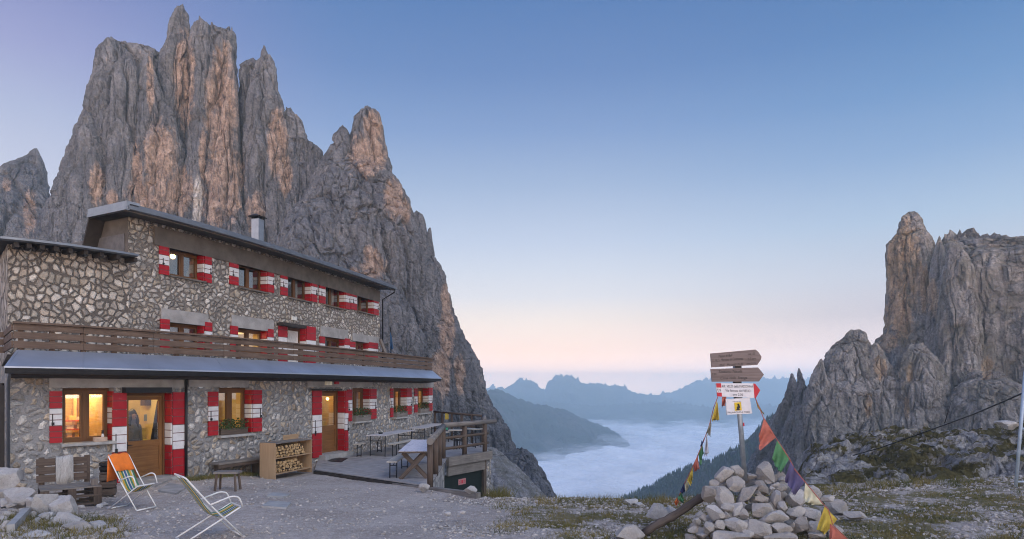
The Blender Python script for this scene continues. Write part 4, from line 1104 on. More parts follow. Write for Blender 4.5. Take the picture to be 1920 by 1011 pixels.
# white thermometer dial on the wall
u = UU(376, .02); lf = LF(PN(u, 0), PN(u + 3, 0)); zc = ZZ_(376, 722, .02)
mb = MB(); mb.tube([lf.p(0, .005, zc), lf.p(0, .035, zc)], .085, 20); dial = mb.build('dial', mat_plain('enamel', (.55, .6, .62), .4), hut)
mb = MB(); mb.tube([lf.p(0, .002, zc), lf.p(0, .03, zc)], .10, 20); mb.build('dial_rim', M_ZINC, dial)
# steps at the doors
for q, nm in ((LOW[1], 'door_step'), (LOW[3], 'door_step')):
    lf = LF(PN(q['ua'], 0), PN(q['ub'], 0)); m2 = MB(); m2.lbox(lf, -.1 if q is LOW[1] else -.25, lf.w + .1, -RC, .30, -.35, q['zb'] - .006); m2.build(nm, M_CONC_P, hut, bevel=.01)
# timber brace at the far end of the terrace
a_, b_ = PN(UU(713, UP + .3), UP + .3), PN(UU(735, UP + .5), UP + .5)
mb = MB(); mb.bar((*a_, ZZ_(713, 637, UP + .3)), (*b_, 3.0), .10, .14); mb.build('brace', M_GREYW, hut)
# dark boarded wall standing in for the shadowed recess left of the hut
pl = PN(u_l0, -1.2); mb = MB(); lf = LF(pl + np.array([-6, -2.5]), pl + np.array([.3, .1])); mb.lbox(lf, 0, lf.w - .35, -.3, 0, -.4, 2.3); 
for k in np.arange(0, lf.w - .4, .16): mb.lbox(lf, k, k + .145, .0, .02, -.3, 2.25)
mb.build('recess_shade_wall', M_DARK, hut)

# ---- rooms behind the windows
mb = MB()
def room(ulo, uhi, nb, z0, z1, n0, mi=0):
    us_ = np.linspace(ulo, uhi, 12)
    for a, b in zip(us_, us_[1:]):
        mb.poly([(*PN(a, nb), z0), (*PN(b, nb), z0), (*PN(b, nb), z1), (*PN(a, nb), z1)], None, mi)
        mb.poly([(*PN(a, n0), z0), (*PN(b, n0), z0), (*PN(b, nb), z0), (*PN(a, nb), z0)], None, 2)
        mb.poly([(*PN(a, nb), z1), (*PN(b, nb), z1), (*PN(b, n0), z1), (*PN(a, n0), z1)], None, mi)
    for u_ in (ulo, uhi):
        mb.poly([(*PN(u_, n0), z0), (*PN(u_, nb), z0), (*PN(u_, nb), z1), (*PN(u_, n0), z1)], None, mi)
d_in = -RC - .02
room(UU(70, 0), LOW[0]['ub'] + 3, -2.4, -.02, 2.5, d_in, 1)
room(LOW[1]['ua'] - 3, UU(352, 0), -2.0, -.02, 2.5, d_in, 0)
room(UU(372, 0), UU(520, 0), -2.4, -.02, 2.5, d_in, 0)
room(LOW[3]['ua'] - 4, u_l1 - 2, -2.0, -.06, 2.5, d_in, 1)
room(UU(290, UP), UU(416, UP), UP - 2.2, 4.2, Z_EAVE, UP + d_in, 3)
room(UU(424, UP), u_h1 - 2, UP - 2.2, 4.2, Z_EAVE, UP + d_in, 4)
room(UU(424, UP), UU(518, UP), UP - 2.0, 2.7, 4.1, UP + d_in, 0)
room(UU(290, UP), UU(416, UP), UP - 2.0, 2.7, 4.1, UP + d_in, 4)
room(UU(595, UP), u_h1 - 2, UP - 2.0, 2.7, 4.1, UP + d_in, 4)
mb.build('interior_wall', [M_INW, M_INWOOD, M_DECK, mat_plain('interior_grey', (.36, .34, .33), .8), mat_plain('interior_dark', (.10, .09, .085), .8)], hut)
def lamp(u, n, z, power, r=.05, bulb=True, col=(1, .76, .40)):
    p = PN(u, n); l = bpy.data.lights.new('room_lamp', 'POINT'); l.energy = power; l.color = col; l.shadow_soft_size = r
    o = bpy.data.objects.new('room_lamp', l); C.objects.link(o); o.location = (*p, z)
    if bulb:
        bm = bmesh.new(); bmesh.ops.create_uvsphere(bm, u_segments=14, v_segments=10, radius=r * .9)
        me = bpy.data.meshes.new('lamp_bulb'); bm.to_mesh(me); bm.free(); me.materials.append(M_BULB)
        b = link_mesh('lamp_bulb', me, hut); b.location = np.array([*p, z]) - OFF[hut]
    l.use_shadow = True
mid = lambda q: (q['ua'] + q['ub']) / 2
lamp(mid(LOW[0]) + 4, -1.3, 2.3, 110, bulb=False); lamp(mid(LOW[1]), -1.0, 2.35, 55, bulb=False, col=(1, .76, .36)); lamp(mid(LOW[2]), -1.2, 2.3, 40, bulb=False, col=(1, .76, .36))
lamp(UU(614, -1.2), -1.2, ZZ_(614, 748, -1.2), 40, .06); lamp(mid(LOW[4]) + 30, -1.0, 2.2, 45, bulb=False); lamp(mid(LOW[6]), -1.0, 2.2, 30, bulb=False)
uq = UU(324, UP - 1.2); lamp(uq, UP - 1.2, ZZ_(324, 481, UP - 1.2), 7, .09); lamp(mid(HIGH[6]), UP - .9, 3.9, 30, bulb=False)
# shelves and furniture seen through the panes
rng = random.Random(3)
mb = MB(); q = LOW[0]; lf = LF(PN(UU(100, -1.9), -1.9), PN(UU(216, -1.9), -1.9))
for z in (.95, 1.16, 1.37): mb.lbox(lf, 0, lf.w, 0, .3, z, z + .03, 1)
for z in (.98, 1.19, 1.40):
    x = .05
    while x < lf.w - .2:
        w_ = rng.uniform(.05, .16); mb.lbox(lf, x, x + w_, .05, .25, z + .002, z + rng.uniform(.05, .15), rng.choice([2, 3, 0, 2])); x += w_ + rng.uniform(.01, .08)
mb.lbox(lf, lf.w * .42, lf.w * .58, .0, .03, 1.62, 1.95, 3); mb.lbox(lf, lf.w * .3, lf.w * .34, .0, .08, 1.45, 2.3, 0); mb.lbox(lf, lf.w * .80, lf.w * .98, .0, .05, 1.60, 1.75, 2); mb.lbox(lf, lf.w * .80, lf.w * .98, .0, .05, 1.85, 1.95, 1)
mb.build('shelf', [M_INWOOD, mat_plain('orange_board', (.55, .10, .02), .6), mat_plain('crockery', (.75, .72, .66), .4), mat_plain('yellow_card', (.75, .62, .15), .6)], hut)
mb = MB(); q = LOW[1]; lf = LF(PN(UU(240, -1.6), -1.6), PN(UU(318, -1.6), -1.6))
mb.lbox(lf, 0, lf.w, -.2, .2, 0, .82, 0); mb.lbox(lf, lf.w * .2, lf.w * .46, -.1, -.05, .82, 1.12, 0); mb.lbox(lf, lf.w * .42, lf.w * .58, -.1, -.08, 1.30, 1.48, 1); mb.lbox(lf, lf.w * .34, lf.w * .6, -.1, .1, 1.72, 1.95, 2); mb.lbox(lf, lf.w * .5, lf.w * .66, -.1, .05, 1.82, 1.93, 2)
mb.build('counter', [mat_plain('counter_yellow', (.5, .42, .12), .5), mat_plain('blue_notice', (.25, .32, .42), .6), mat_plain('dark_hat', (.06, .035, .02), .8)], hut)
mb = MB(); q = LOW[2]; lf = LF(PN(UU(408, -1.7), -1.7), PN(UU(462, -1.7), -1.7))
w_ = lf.w; mb.lbox(lf, .0, w_ * .85, -.3, -.0, 0, 1.12, 0); mb.lbox(lf, w_ * .08, w_ * .26, -.3, -.26, 1.2, 1.9, 1); mb.lbox(lf, w_ * .56, w_ * .85, -.3, -.26, 1.3, 1.62, 1); mb.lbox(lf, w_ * .66, w_ * .76, -.3, -.26, 1.75, 1.95, 2); mb.lbox(lf, w_ * .60, w_ * .9, -.26, -.24, 1.5, 1.56, 2)
mb.build('cupboard', [mat_plain('cup_yellow', (.6, .5, .2), .6), mat_plain('picture', (.12, .10, .08), .6), M_INWOOD], hut)
# curtains
for q, s0, s1, m in ((LOW[4], .55, .9, M_CURT), (LOW[5], .5, .8, M_CURT), (LOW[6], .45, .8, M_CURT), (HIGH[1], .0, .0, M_CURT), (HIGH[2], .05, .25, M_CURT), (HIGH[2], .5, .8, M_CURT), (HIGH[3], .5, .85, M_CURT), (HIGH[4], .1, .4, M_CURT)):
    if s1 <= s0: continue
    lf = q['lf']; m2 = MB(); k = 14
    pts = [(lf.w * (s0 + (s1 - s0) * i / k), -.12 + .02 * math.sin(i * 2.1)) for i in range(k + 1)]
    for a, b in zip(pts, pts[1:]):
        m2.poly([lf.p(a[0], a[1], q['zb'] + .05), lf.p(b[0], b[1], q['zb'] + .05), lf.p(b[0], b[1], q['zt'] - .08), lf.p(a[0], a[1], q['zt'] - .08)])
    m2.build('curtain', m, hut)

# ------------------------------------------------------------------ deck terrace
ZD = -.2
deck = thing('wooden_deck', 'raised grey board deck with log railing at the far end of the hut', 'deck', (-3.2, 19.5, ZD))
P1 = at(590, 880, 18.8); P2 = at(806, 911, 15.66); P3 = at(838, 859, 21.8); P4 = at(917, 847, 24.0); P5 = at(906, 838, 27.0); P6 = Vector((*PN(UU(813, .02), .02), 0))
poly = [P1, P2, P3, P4, P5, P6] + [Vector((*PN(u, .02), 0)) for u in np.linspace(u_l1, UU(596, .02), 10)]
bm = bmesh.new()
dirv = Vector((P2.x - P1.x, P2.y - P1.y, 0)).normalized(); nv = Vector((-dirv.y, dirv.x, 0))
k0 = min((Vector((p.x, p.y, 0)) - Vector((P1.x, P1.y, 0))).dot(nv) for p in poly); k1 = max((Vector((p.x, p.y, 0)) - Vector((P1.x, P1.y, 0))).dot(nv) for p in poly)
mbd = MB(); kk = k0; base = Vector((P1.x, P1.y, 0))
while kk < k1:
    b2 = bmesh.new(); b2.faces.new([b2.verts.new((p.x, p.y, 0)) for p in poly])
    for off, sgn in ((kk + .006, -1), (kk + .144, 1)):
        bmesh.ops.bisect_plane(b2, geom=b2.verts[:] + b2.edges[:] + b2.faces[:], plane_co=base + nv * off, plane_no=nv * sgn, clear_outer=True)
    dz = random.uniform(-.004, .004); o_ = random.random() * 9
    for f in b2.faces:
        if f.calc_area() < 1e-4: continue
        pts = [v.co for v in f.verts]
        if f.normal.z < 0: pts = pts[::-1]
        mbd.poly([(p.x, p.y, ZD + dz) for p in pts], [((Vector((p.x, p.y, 0)) - base).dot(dirv) + o_, (Vector((p.x, p.y, 0)) - base).dot(nv) + o_) for p in pts])
        for a, b in zip(pts, pts[1:] + pts[:1]):
            mbd.poly([(a.x, a.y, ZD + dz - .03), (b.x, b.y, ZD + dz - .03), (b.x, b.y, ZD + dz), (a.x, a.y, ZD + dz)], [(0, 0), (.1, 0), (.1, .03), (0, .03)])
    b2.free(); kk += .15
mbd.build('deck_board', M_DECK, deck)
mb = MB(); mb.poly([(p.x, p.y, ZD - .045) for p in poly]); mb.bar((P1.x, P1.y, ZD - .115), (P2.x, P2.y, ZD - .115), .08, .14); mb.build('deck_frame_gap_shade', M_DARK, deck)  # dark sheet stands for the shade in the board gaps; bar is the frame
# kerb beam that carries the edge on past the steps
mb = MB(); e1 = at(740, 911, 16.5); e2 = at(897, 936, 14.75); mb.bar((e1.x, e1.y, -.36), (e2.x, e2.y, -.33), .16, .22); mb.build('kerb_beam', M_GREYW, deck, bevel=.02)
# edge beam and lintel over the cellar, stone side wall, pier, door
lfd = LF((P3.x, P3.y), (P4.x, P4.y))
mb = MB(); mb.lbox(lfd, -.06, lfd.w + .02, .002, .14, ZD - .27, ZD + .03); mb.build('edge_beam', M_GREYW, deck, bevel=.015)
mb = MB(); mb.lbox(lfd, .0, lfd.w - .35, -.02, .06, ZD - .62, ZD - .29); mb.build('cellar_lintel', M_GREYW, deck, bevel=.01)
mb = MB(); mb.lbox(lfd, lfd.w - .42, lfd.w - .24, -.06, .05, -2.6, ZD - .29); mb.build('cellar_post', M_BROWNW, deck, bevel=.01)
lfs = LF((P2.x + .05, P2.y), (P3.x - .06, P3.y - .05)); mb = MB(); mb.lbox(lfs, 0.1, lfs.w, -.3, -.02, -2.6, ZD - .05, 0)
mb.build('side_wall', mat_stone('deck_rubble', 3.0, (.26, .26, .265), [(.40, .39, .38), (.34, .33, .32), (.45, .44, .43)], .05, 1, 1, .05, .2), deck)
for nm, f_ in (('cellar_door', 0),):
    mb = MB(); mb.lbox(lfd, -.05, lfd.w - .42, -.10, -.05, -2.6, ZD - .6); cd = mb.build('cellar_door', mat_plain('dark_green_paint', (.006, .013, .012), .6, 0, .2, 3), deck)
    sx = lfd.w * .36; m2 = MB(); m2.lbox(lfd, sx - .22, sx + .22, -.048, -.036, ZD - 1.02, ZD - .82)
    m2.build('sign_plate', mat_plain('sign_rose', (.42, .20, .20), .5, 0, .1), cd)
    m2 = MB()
    m2.lbox(lfd, sx - .05, sx + .06, -.035, -.031, ZD - .98, ZD - .86, 0)
    for r_ in (-.965, -.90): 
        for c_ in (-.18, -.11, .10, .15): m2.lbox(lfd, sx + c_, sx + c_ + .04, -.035, -.031, ZD + r_, ZD + r_ + .03, 0)
    m2.build('sign_marking', mat_plain('sign_red', (.40, .03, .05), .5), cd)
pr = MB(); pr.lbox(lfd, lfd.w - .24, lfd.w + .10, -.5, .02, -2.6, ZD - .28, 0); pr.build('stone_pier', M_ST_LOW, deck)
# railing of round logs
posts = [((806.5, 910), 15.72), ((817, 889), 17.8), ((824.5, 872.5), 19.75), ((831.5, 859.5), 21.7), ((871, 853), 22.85), ((909, 847), 23.95)]
tops = []
for (px_, py_), D_ in posts:
    b_ = at(px_, py_, D_); zt_ = ZD + 1.06; q = MB(); q.tube([(b_.x, b_.y, ZD - .04), (b_.x, b_.y, zt_ - .02)], .075 if D_ < 22 else .085, 12); q.build('railing_post', M_BROWNW, deck); tops.append(Vector((b_.x, b_.y, zt_)))
mb = MB(); mb.tube([tops[0] + Vector((.02, -.18, .03)), tops[3] + Vector((0, .1, .03))], .085, 14); mb.build('handrail', M_GREYW, deck)
dd = (tops[5] - tops[3]).normalized(); mb = MB(); mb.tube([tops[3] - dd * .02 + Vector((0, 0, .06)), tops[5] + dd * .75 + Vector((0, 0, .05))], .085, 14); mb.build('handrail', M_GREYW, deck)
for h in (.32, .68):
    mb = MB(); mb.tube([tops[3] - Vector((0, 0, 1.06 - h)), tops[5] + dd * .2 - Vector((0, 0, 1.06 - h))], .05, 10); mb.build('cross_rail', M_BROWNW, deck)
fa = tops[5]; fb = Vector((P5.x, P5.y + .6, ZD + 1.18)); fc = Vector((*PN(UU(814, .1), .1), ZD + 1.25))
mb = MB(); mb.tube([fa + Vector((0, 0, .09)), fb], .085, 12); mb.build('handrail', M_GREYW, deck)
mb = MB(); mb.tube([fb, fc], .05, 10); mb.build('handrail', M_BROWNW, deck)
mb = MB(); mb.tube([fb - Vector((0, 0, .5)), fc - Vector((0, 0, .55))], .045, 10); mb.build('cross_rail', M_BROWNW, deck)
for k in (.02, .22, .42, .62, .82, .98):
    p = fb.lerp(fc, k); q = MB(); q.tube([(p.x, p.y, ZD - .04), tuple(p)], .06, 10); q.build('railing_post', M_BROWNW, deck)
# ------------------------------------------------------------------ furniture on the deck
M_TOP = mat_wood('table_board', (.36, .345, .35), (.56, .545, .56), .75, (1.2, 9, 1), .3)
M_STEEL = mat_plain('dark_steel', (.022, .024, .03), .5, .4, .2, 8)
M_BENCH = mat_wood('bench_board', (.34, .31, .265), (.52, .485, .42), .8, (1.2, 14, 1), .3)
def beer(name, label, cat, A, B, w, h, top_m, group, th=.028):
    """folding table or bench: long axis from A to B on the deck"""
    A = np.array(A, float); B = np.array(B, float)
    mid_ = (A + B) / 2
    root = thing(name, label, cat, (mid_[0], mid_[1], ZD), group)
    lf = LF(A, B); L = lf.w; z = ZD
    m = MB()
    nb = 3 if w > .4 else 1
    for k in range(nb):
        m.lbox(lf, 0, L, -w / 2 + w * k / nb + .003, -w / 2 + w * (k + 1) / nb - .003, z + h - th, z + h)
    m.build('table_top' if w > .4 else 'seat', top_m, root, bevel=.004)
    for s_ in (.22, L - .22):
        m = MB()
        a0, a1 = -w / 2 + .05, w / 2 - .05
        sg = 1 if s_ < L / 2 else -1
        for n_ in (a0, a1): m.tube([lf.p(s_, n_, z), lf.p(s_ + .03 * sg, n_, z + h - th - .005)], .016, 8)
        m.tube([lf.p(s_, a0, z + .05), lf.p(s_, a1, z + .05)], .012, 8); m.tube([lf.p(s_ + .02 * sg, a0, z + h * .72), lf.p(s_ + .02 * sg, a1, z + h * .72)], .012, 8)
        m.tube([lf.p(s_ + .02 * sg, 0, z + h * .72), lf.p(s_ + .34 * sg, 0, z + h - th - .01)], .010, 8)
        m.build('leg', M_STEEL, root)
    return root
xy = lambda px, py, h: (lambda D: ((px - 960) / F * D, D))(F * (EYE - ZD - h) / (py - HOR))
G1 = 'folding tables on the deck'; G2 = 'folding benches on the deck'
a1, a2 = np.array(xy(703, 816.5, .75)), np.array(xy(764, 806, .75))
beer('folding_table', 'long pale folding table against the stone wall, nearer of two in the row', 'table', a1, a2, .66, .75, M_TOP, G1)
b1, b2 = np.array(xy(780, 802.5, .75)), np.array(xy(823, 794, .75))
beer('folding_table', 'long pale folding table against the stone wall at the far building corner', 'table', b1, b2, .66, .75, M_TOP, G1)
d1, d2 = np.array(xy(876, 804.5, .75)), np.array(xy(902, 803, .75))
beer('folding_table', 'pale folding table beyond the railing at the outer deck corner', 'table', d1, d2, .6, .75, M_BENCH, G1)
f1_, f2_ = np.array(xy(841, 806, .75)), np.array(xy(868, 806, .75))
ft = beer('folding_table', 'pale folding table with a green tin at the far deck end', 'table', f1_, f2_, .5, .75, M_BENCH, G1)
t_ab = (a2 - a1) / np.linalg.norm(a2 - a1); n_ab = np.array([t_ab[1], -t_ab[0]])
beer('folding_bench', 'narrow folding bench squeezed between the long table and the stone wall', 'bench', a1 - n_ab * .58 - t_ab * .25, a1 - n_ab * .58 + t_ab * 1.9, .25, .46, M_BENCH, G2)
beer('folding_bench', 'folding bench on the open side of the nearer wall table', 'bench', a1 + n_ab * .58 + t_ab * .1, a1 + n_ab * .58 + t_ab * 2.2, .25, .46, M_BENCH, G2)
beer('folding_bench', 'folding bench half hidden behind the log handrail', 'bench', b1 + n_ab * .62 + t_ab * .2, b1 + n_ab * .62 + t_ab * 2.4, .25, .46, M_BENCH, G2)
c1, c2 = np.array(xy(734.5, 865.5, .46)), np.array(xy(761, 848, .46))
beer('folding_bench', 'pale folding bench beside the cross-legged picnic table', 'bench', c1, c2, .28, .46, M_BENCH, G2)
e1_, e2_ = np.array(xy(852, 821, .46)), np.array(xy(866, 819, .46))
beer('folding_bench', 'short pale folding bench seen through the railing bars', 'bench', e1_, e2_, .30, .46, M_BENCH, G2)
# small things on the tables
def lathe(mb, x, y, z, prof, seg=16, mi=0):
    for (r0, z0), (r1, z1) in zip(prof, prof[1:]):
        for k in range(seg):
            a, b = 2 * math.pi * k / seg, 2 * math.pi * (k + 1) / seg
            mb.poly([(x + r0 * math.cos(a), y + r0 * math.sin(a), z + z0), (x + r0 * math.cos(b), y + r0 * math.sin(b), z + z0), (x + r1 * math.cos(b), y + r1 * math.sin(b), z + z1), (x + r1 * math.cos(a), y + r1 * math.sin(a), z + z1)], None, mi, True)
def pot(name, label, cat, x, y, z, prof, m):
    r = MB(); lathe(r, x, y, z, prof); o = r.build(name, m, None); o.location = (0, 0, 0); tag(o, label, cat); return o
pq = f1_ - np.array([.0, .0]); pot('tin', 'green tin standing on the far deck table by the handrail', 'tin', f1_[0] - .12, f1_[1] + .05, ZD + .752, [(0, 0), (.09, 0), (.09, .22), (.075, .25), (0, .25)], mat_plain('green_tin', (.02, .22, .12), .4))
pot('ashtray', 'dark round ashtray on the nearer wall table', 'ashtray', *(a1 + t_ab * .7 - n_ab * .1), ZD + .752, [(0, 0), (.07, 0), (.08, .05), (.06, .05), (.055, .015), (0, .015)], M_BLACK)
pot('cooking_pot', 'dark round pot on the outer corner table', 'pot', d2[0] - .12, d2[1] - .05, ZD + .752, [(0, 0), (.11, 0), (.13, .06), (.13, .14), (.05, .17), (0, .17)], M_BLACK)
# picnic table with crossed legs
p1_, p2_ = np.array(xy(775.5, 845.5, .75)), np.array(xy(796, 824, .75))
pt = thing('picnic_table', 'heavy wooden picnic table with crossed legs under a pale patterned cloth', 'table', ((p1_[0] + p2_[0]) / 2, (p1_[1] + p2_[1]) / 2, ZD))
lf = LF(p1_, p2_); L = lf.w; mb = MB()
for k in range(5): mb.lbox(lf, 0, L, -.39 + .156 * k + .003, -.39 + .156 * (k + 1) - .003, ZD + .69, ZD + .732)
mb.build('table_top', M_BROWNW, pt, bevel=.005)
for s_ in (.14, L - .14):
    for sg in (-1, 1):
        mb = MB(); mb.bar(lf.p(s_ + .035 * sg, .36 * sg, ZD), lf.p(s_ + .035 * sg, -.30 * sg, ZD + .69), .07, .11); mb.build('leg', M_BROWNW, pt, bevel=.006)
mb = MB(); mb.bar(lf.p(.1, 0, ZD + .33), lf.p(L - .1, 0, ZD + .33), .08, .09); mb.build('stretcher', M_GREYW, pt)
def mat_cloth():
    t = NT('pale_oilcloth'); co = t.coord('Object', (9, 9, 9)); n = t.noise(co, 1.5, 4); v = t.n('ShaderNodeTexVoronoi', {'Vector': co, 'Scale': 1.2}).outputs['Distance']
    return t.set(t.mix(t.mr(t.math('ADD', v, n), .55, .95), (.30, .30, .37), (.62, .61, .66)), .6)
mb = MB(); mb.lbox(lf, -.01, L + .01, -.395, .395, ZD + .735, ZD + .742)
o = mb.build('tablecloth', mat_cloth()); tag(o, 'pale blue-grey patterned cloth spread over the cross-legged table', 'tablecloth')
# door mats
def slab(name, label, cat, pts, th, m, z=None, bevel=.004):
    mb = MB(); z_ = lambda p: (p.z if z is None else z)
    mb.hexa([(p.x, p.y, z_(p)) for p in pts] + [(p.x, p.y, z_(p) + th) for p in pts]); o = mb.build(name, m, None, bevel=bevel); return tag(o, label, cat)
def onz(px, py, z): D = F * (EYE - z) / (py - HOR); return Vector(((px - 960) / F * D, D, z))
slab('door_mat', 'dark door mat on the deck before the lit entrance', 'door mat', [onz(614, 865, ZD), onz(640, 867, ZD), onz(652, 860, ZD), onz(628, 858, ZD)], .012, M_BLACK, ZD + .003)

# ------------------------------------------------------------------ flower boxes and things on the sills
M_LEAF = mat_plain('geranium_leaf', (.035, .075, .022), .7, 0, .45, 20); M_PETAL = mat_plain('geranium_flower', (.5, .03, .05), .6)
def leaves(mb, x0, x1, lf, n0, n1, z0, z1, k, size, seed, mi=0):
    r = random.Random(seed)
    for _ in range(k):
        c = Vector(lf.p(r.uniform(x0, x1), r.uniform(n0, n1), z0 + (z1 - z0) * r.random() ** 1.3)); a = Vector((r.gauss(0, 1), r.gauss(0, 1), r.gauss(0, .6))).normalized(); b = a.cross(Vector((r.gauss(0, 1), r.gauss(0, 1), r.gauss(0, 1)))).normalized(); s_ = size * r.uniform(.5, 1.2)
        mb.poly([c - a * s_, c - b * s_ * .7, c + a * s_, c + b * s_ * .7], None, mi)
for i, lab in ((2, 'brown wooden flower box with dark green plants under the yellow lit window'), (4, 'pale wooden flower box right of the lit entrance door'), (5, 'pale flower box on the second last window of the ground floor'), (6, 'small pale flower box on the last window at the far corner')):
    q = LOW[i]; lf = LF(PN(q['ua'], 0), PN(q['ub'], 0)); z = q['zb'] + .002
    x0, x1 = (.06, lf.w * .86) if i == 2 else (.10, lf.w * 1.0 if i != 5 else lf.w * .95)
    if i in (4, 5, 6): x1 = lf.w * .98
    h = .17 if i == 2 else .22
    fb_ = thing('flower_box', lab, 'flower box', lf.p((x0 + x1) / 2, .0, z), 'flower boxes on the window sills')
    mb = MB(); n0, n1 = (-.14, .02) if i == 2 else (-.07, .10)
    for a, b, c, d in ((x0, x1, n1 - .02, n1), (x0, x1, n0, n0 + .02), (x0, x0 + .02, n0 + .021, n1 - .021), (x1 - .02, x1, n0 + .021, n1 - .021)): mb.lbox(lf, a, b, c, d, z, z + h)
    mb.lbox(lf, x0 + .02, x1 - .02, n0 + .02, n1 - .02, z, z + h * .8)
    mb.build('box', M_BROWNW if i == 2 else M_GREYW, fb_)
    mb = MB(); leaves(mb, x0 - .02, x1 + .02, lf, n0 - .02, n1 + .03, z + h * .75, z + h + .26, 420, .035, 30 + i); leaves(mb, x0, x1, lf, n0, n1, z + h, z + h + .25, 14, .03, 60 + i, 1)
    mb.build('foliage', [M_LEAF, M_PETAL], fb_)
q = LOW[0]; lf0 = LF(PN(q['ua'], 0), PN(q['ub'], 0)); zs_ = q['zb'] + .002
mb = MB(); mb.lbox(lf0, lf0.w * .58, lf0.w * .84, .0, .10, zs_, zs_ + .10); tag(mb.build('cardboard_box', mat_plain('card', (.42, .31, .24), .8), bevel=.004), 'small cardboard box on the sill of the first lit window', 'box')
pb = lf0.p(lf0.w * .80, -.07, zs_); bt = thing('bottle', 'white spray bottle with dark cap on the window sill', 'bottle', pb)
mb = MB(); lathe(mb, *pb, [(0, 0), (.03, 0), (.03, .13), (.018, .17), (0, .17)]); mb.build('bottle_body', M_WHITE, bt); mb = MB(); lathe(mb, pb[0], pb[1], pb[2] + .17, [(.02, 0), (.024, .02), (.024, .08), (0, .085)]); mb.build('cap', M_BLACK, bt)

# ------------------------------------------------------------------ rocks
def ico(sub):
    bm = bmesh.new(); bmesh.ops.create_icosphere(bm, subdivisions=sub, radius=1.0)
    V = np.array([v.co[:] for v in bm.verts]); Fc = np.array([[v.index for v in f.verts] for f in bm.faces]); bm.free(); return V, Fc
ICO = {k: ico(k) for k in (1, 2, 3, 4, 5)}
def rock_verts(seed, sub=4, rough=.05, planes=17):
    r = np.random.RandomState(seed); V, Fc = ICO[sub]; V = V.copy()
    for _ in range(planes):
        n = r.normal(size=3); n /= np.linalg.norm(n); d = r.uniform(.45, .80); s_ = V @ n - d; V -= np.outer(np.clip(s_, 0, None) * .97, n)
    V = V * (1 + rough * fbm(V * 1.7 + seed * 3.1, 4, .6)[:, None]) 
    V += 0.022 * rough / .05 * fbm(V * 7 + seed, 3)[:, None] * V
    ex = np.abs(V).max(0); return V / ex, Fc
def mat_boulder(name, a, b):
    t = NT(name); co = t.coord(); oi = t.n('ShaderNodeObjectInfo').outputs['Random']; n = t.noise(co, 9, 7, .68); m = t.noise(co, 2.6, 5); f = t.noise(co, 55, 4, .7)
    c = t.mix(t.mr(n, .3, .7), a, b); c = t.mix(t.mr(oi, 0, 1, 0, .65), c, tuple(x * y for x, y in zip(a, (.72, .66, .58))))
    c = t.mix(t.mr(m, .5, .72, 0, .6), c, (.19, .175, .155)); c = t.mix(t.mr(f, .57, .68, 0, .7), c, (.09, .09, .09))
    c = t.mix(.5, c, t.mix(t.mr(f, .3, .7), g3(.7), g3(1.2)), 'MULTIPLY')
    return t.set(c, .95, t.bump(t.math('ADD', n, t.math('MULTIPLY', f, .3)), .035, 1.0), spec=.12)
M_BOULD = mat_boulder('limestone_boulder', (.38, .37, .365), (.60, .59, .58)); M_CAIRN = mat_boulder('cairn_stone', (.36, .347, .337), (.56, .545, .53))
def rock(px, py, w, h, D, label, name='rock', cat='rock', group=None, rot=None, seed=None, m=None, sub=4, dep=None, rough=.055, over=1.1, planes=17):
    """rock whose outline is centred on px, py of the photograph, w by h pixels, at distance D"""
    seed = seed if seed is not None else int(px * 7 + py * 13) % 9973
    V, Fc = rock_verts(seed, sub, rough, planes); sx, sz = w * D / F / 2 * over, h * D / F / 2 * over; sy = dep or (sx + sz) / 2 * .95
    V = V * np.array([sx, sy, sz]); rr = rot or 0
    if rr: c, s_ = math.cos(R(rr)), math.sin(R(rr)); V = np.stack([V[:, 0] * c - V[:, 2] * s_, V[:, 1], V[:, 0] * s_ + V[:, 2] * c], -1)
    o = np_mesh(name, V, Fc, m or M_BOULD, smooth=False, local=True); o.location = at(px, py, D); tag(o, label, cat, group); return o

# boulders at the lower left
LR = [(14, 902, 40, 50, 12.4, 'big rounded white boulder at the left frame edge below the dark recess'), (5, 927, 16, 18, 12.0, None), (40, 937, 48, 36, 11.7, 'wide white boulder left of the pallet bench foot'), (63, 943, 26, 26, 11.4, None), (86, 951, 40, 42, 11.2, 'smooth pale grey boulder in the middle of the rock pile'),
      (122, 951, 38, 38, 11.15, 'square edged boulder with a brown weathered face'), (112, 937, 22, 12, 11.5, None), (130, 978, 46, 26, 10.5, 'flat pale slab rock with a pointed right end'), (150, 990, 46, 32, 10.15, 'rough white pitted rock beside the grass at the bottom edge'), (180, 986, 38, 24, 10.3, 'low white rock with a pink blotch at the pile end'),
      (100, 976, 12, 12, 10.6, None), (106, 984, 32, 15, 10.4, None), (82, 971, 26, 18, 10.7, None), (7, 991, 16, 26, 9.9, 'upright narrow white stone at the bottom left corner'), (60, 1007, 48, 18, 9.5, 'long low white rock cut by the bottom frame edge'), (71, 1001, 16, 10, 9.65, None), (10, 942, 20, 16, 11.7, None), (24, 948, 18, 10, 11.4, None),
      (62, 968, 14, 16, 10.8, None), (70, 978, 12, 12, 10.55, None), (112, 994, 10, 9, 10.0, None), (118, 1003, 14, 10, 9.75, None), (205, 1001, 30, 16, 9.85, None), (222, 994, 14, 8, 10.0, None), (240, 1003, 16, 9, 9.8, None), (92, 966, 16, 12, 10.8, None), (14, 967, 20, 16, 10.9, None), (6, 975, 18, 14, 10.7, None), (22, 958, 16, 12, 11.2, None),
      (44, 958, 20, 14, 11.2, None), (138, 934, 14, 8, 12.3, None), (150, 951, 12, 7, 11.9, None), (184, 950, 12, 8, 11.9, None), (196, 946, 12, 9, 12.1, None), (205, 953, 9, 6, 11.8, None), (30, 1000, 12, 8, 9.6, None), (44, 992, 10, 7, 9.9, None)]
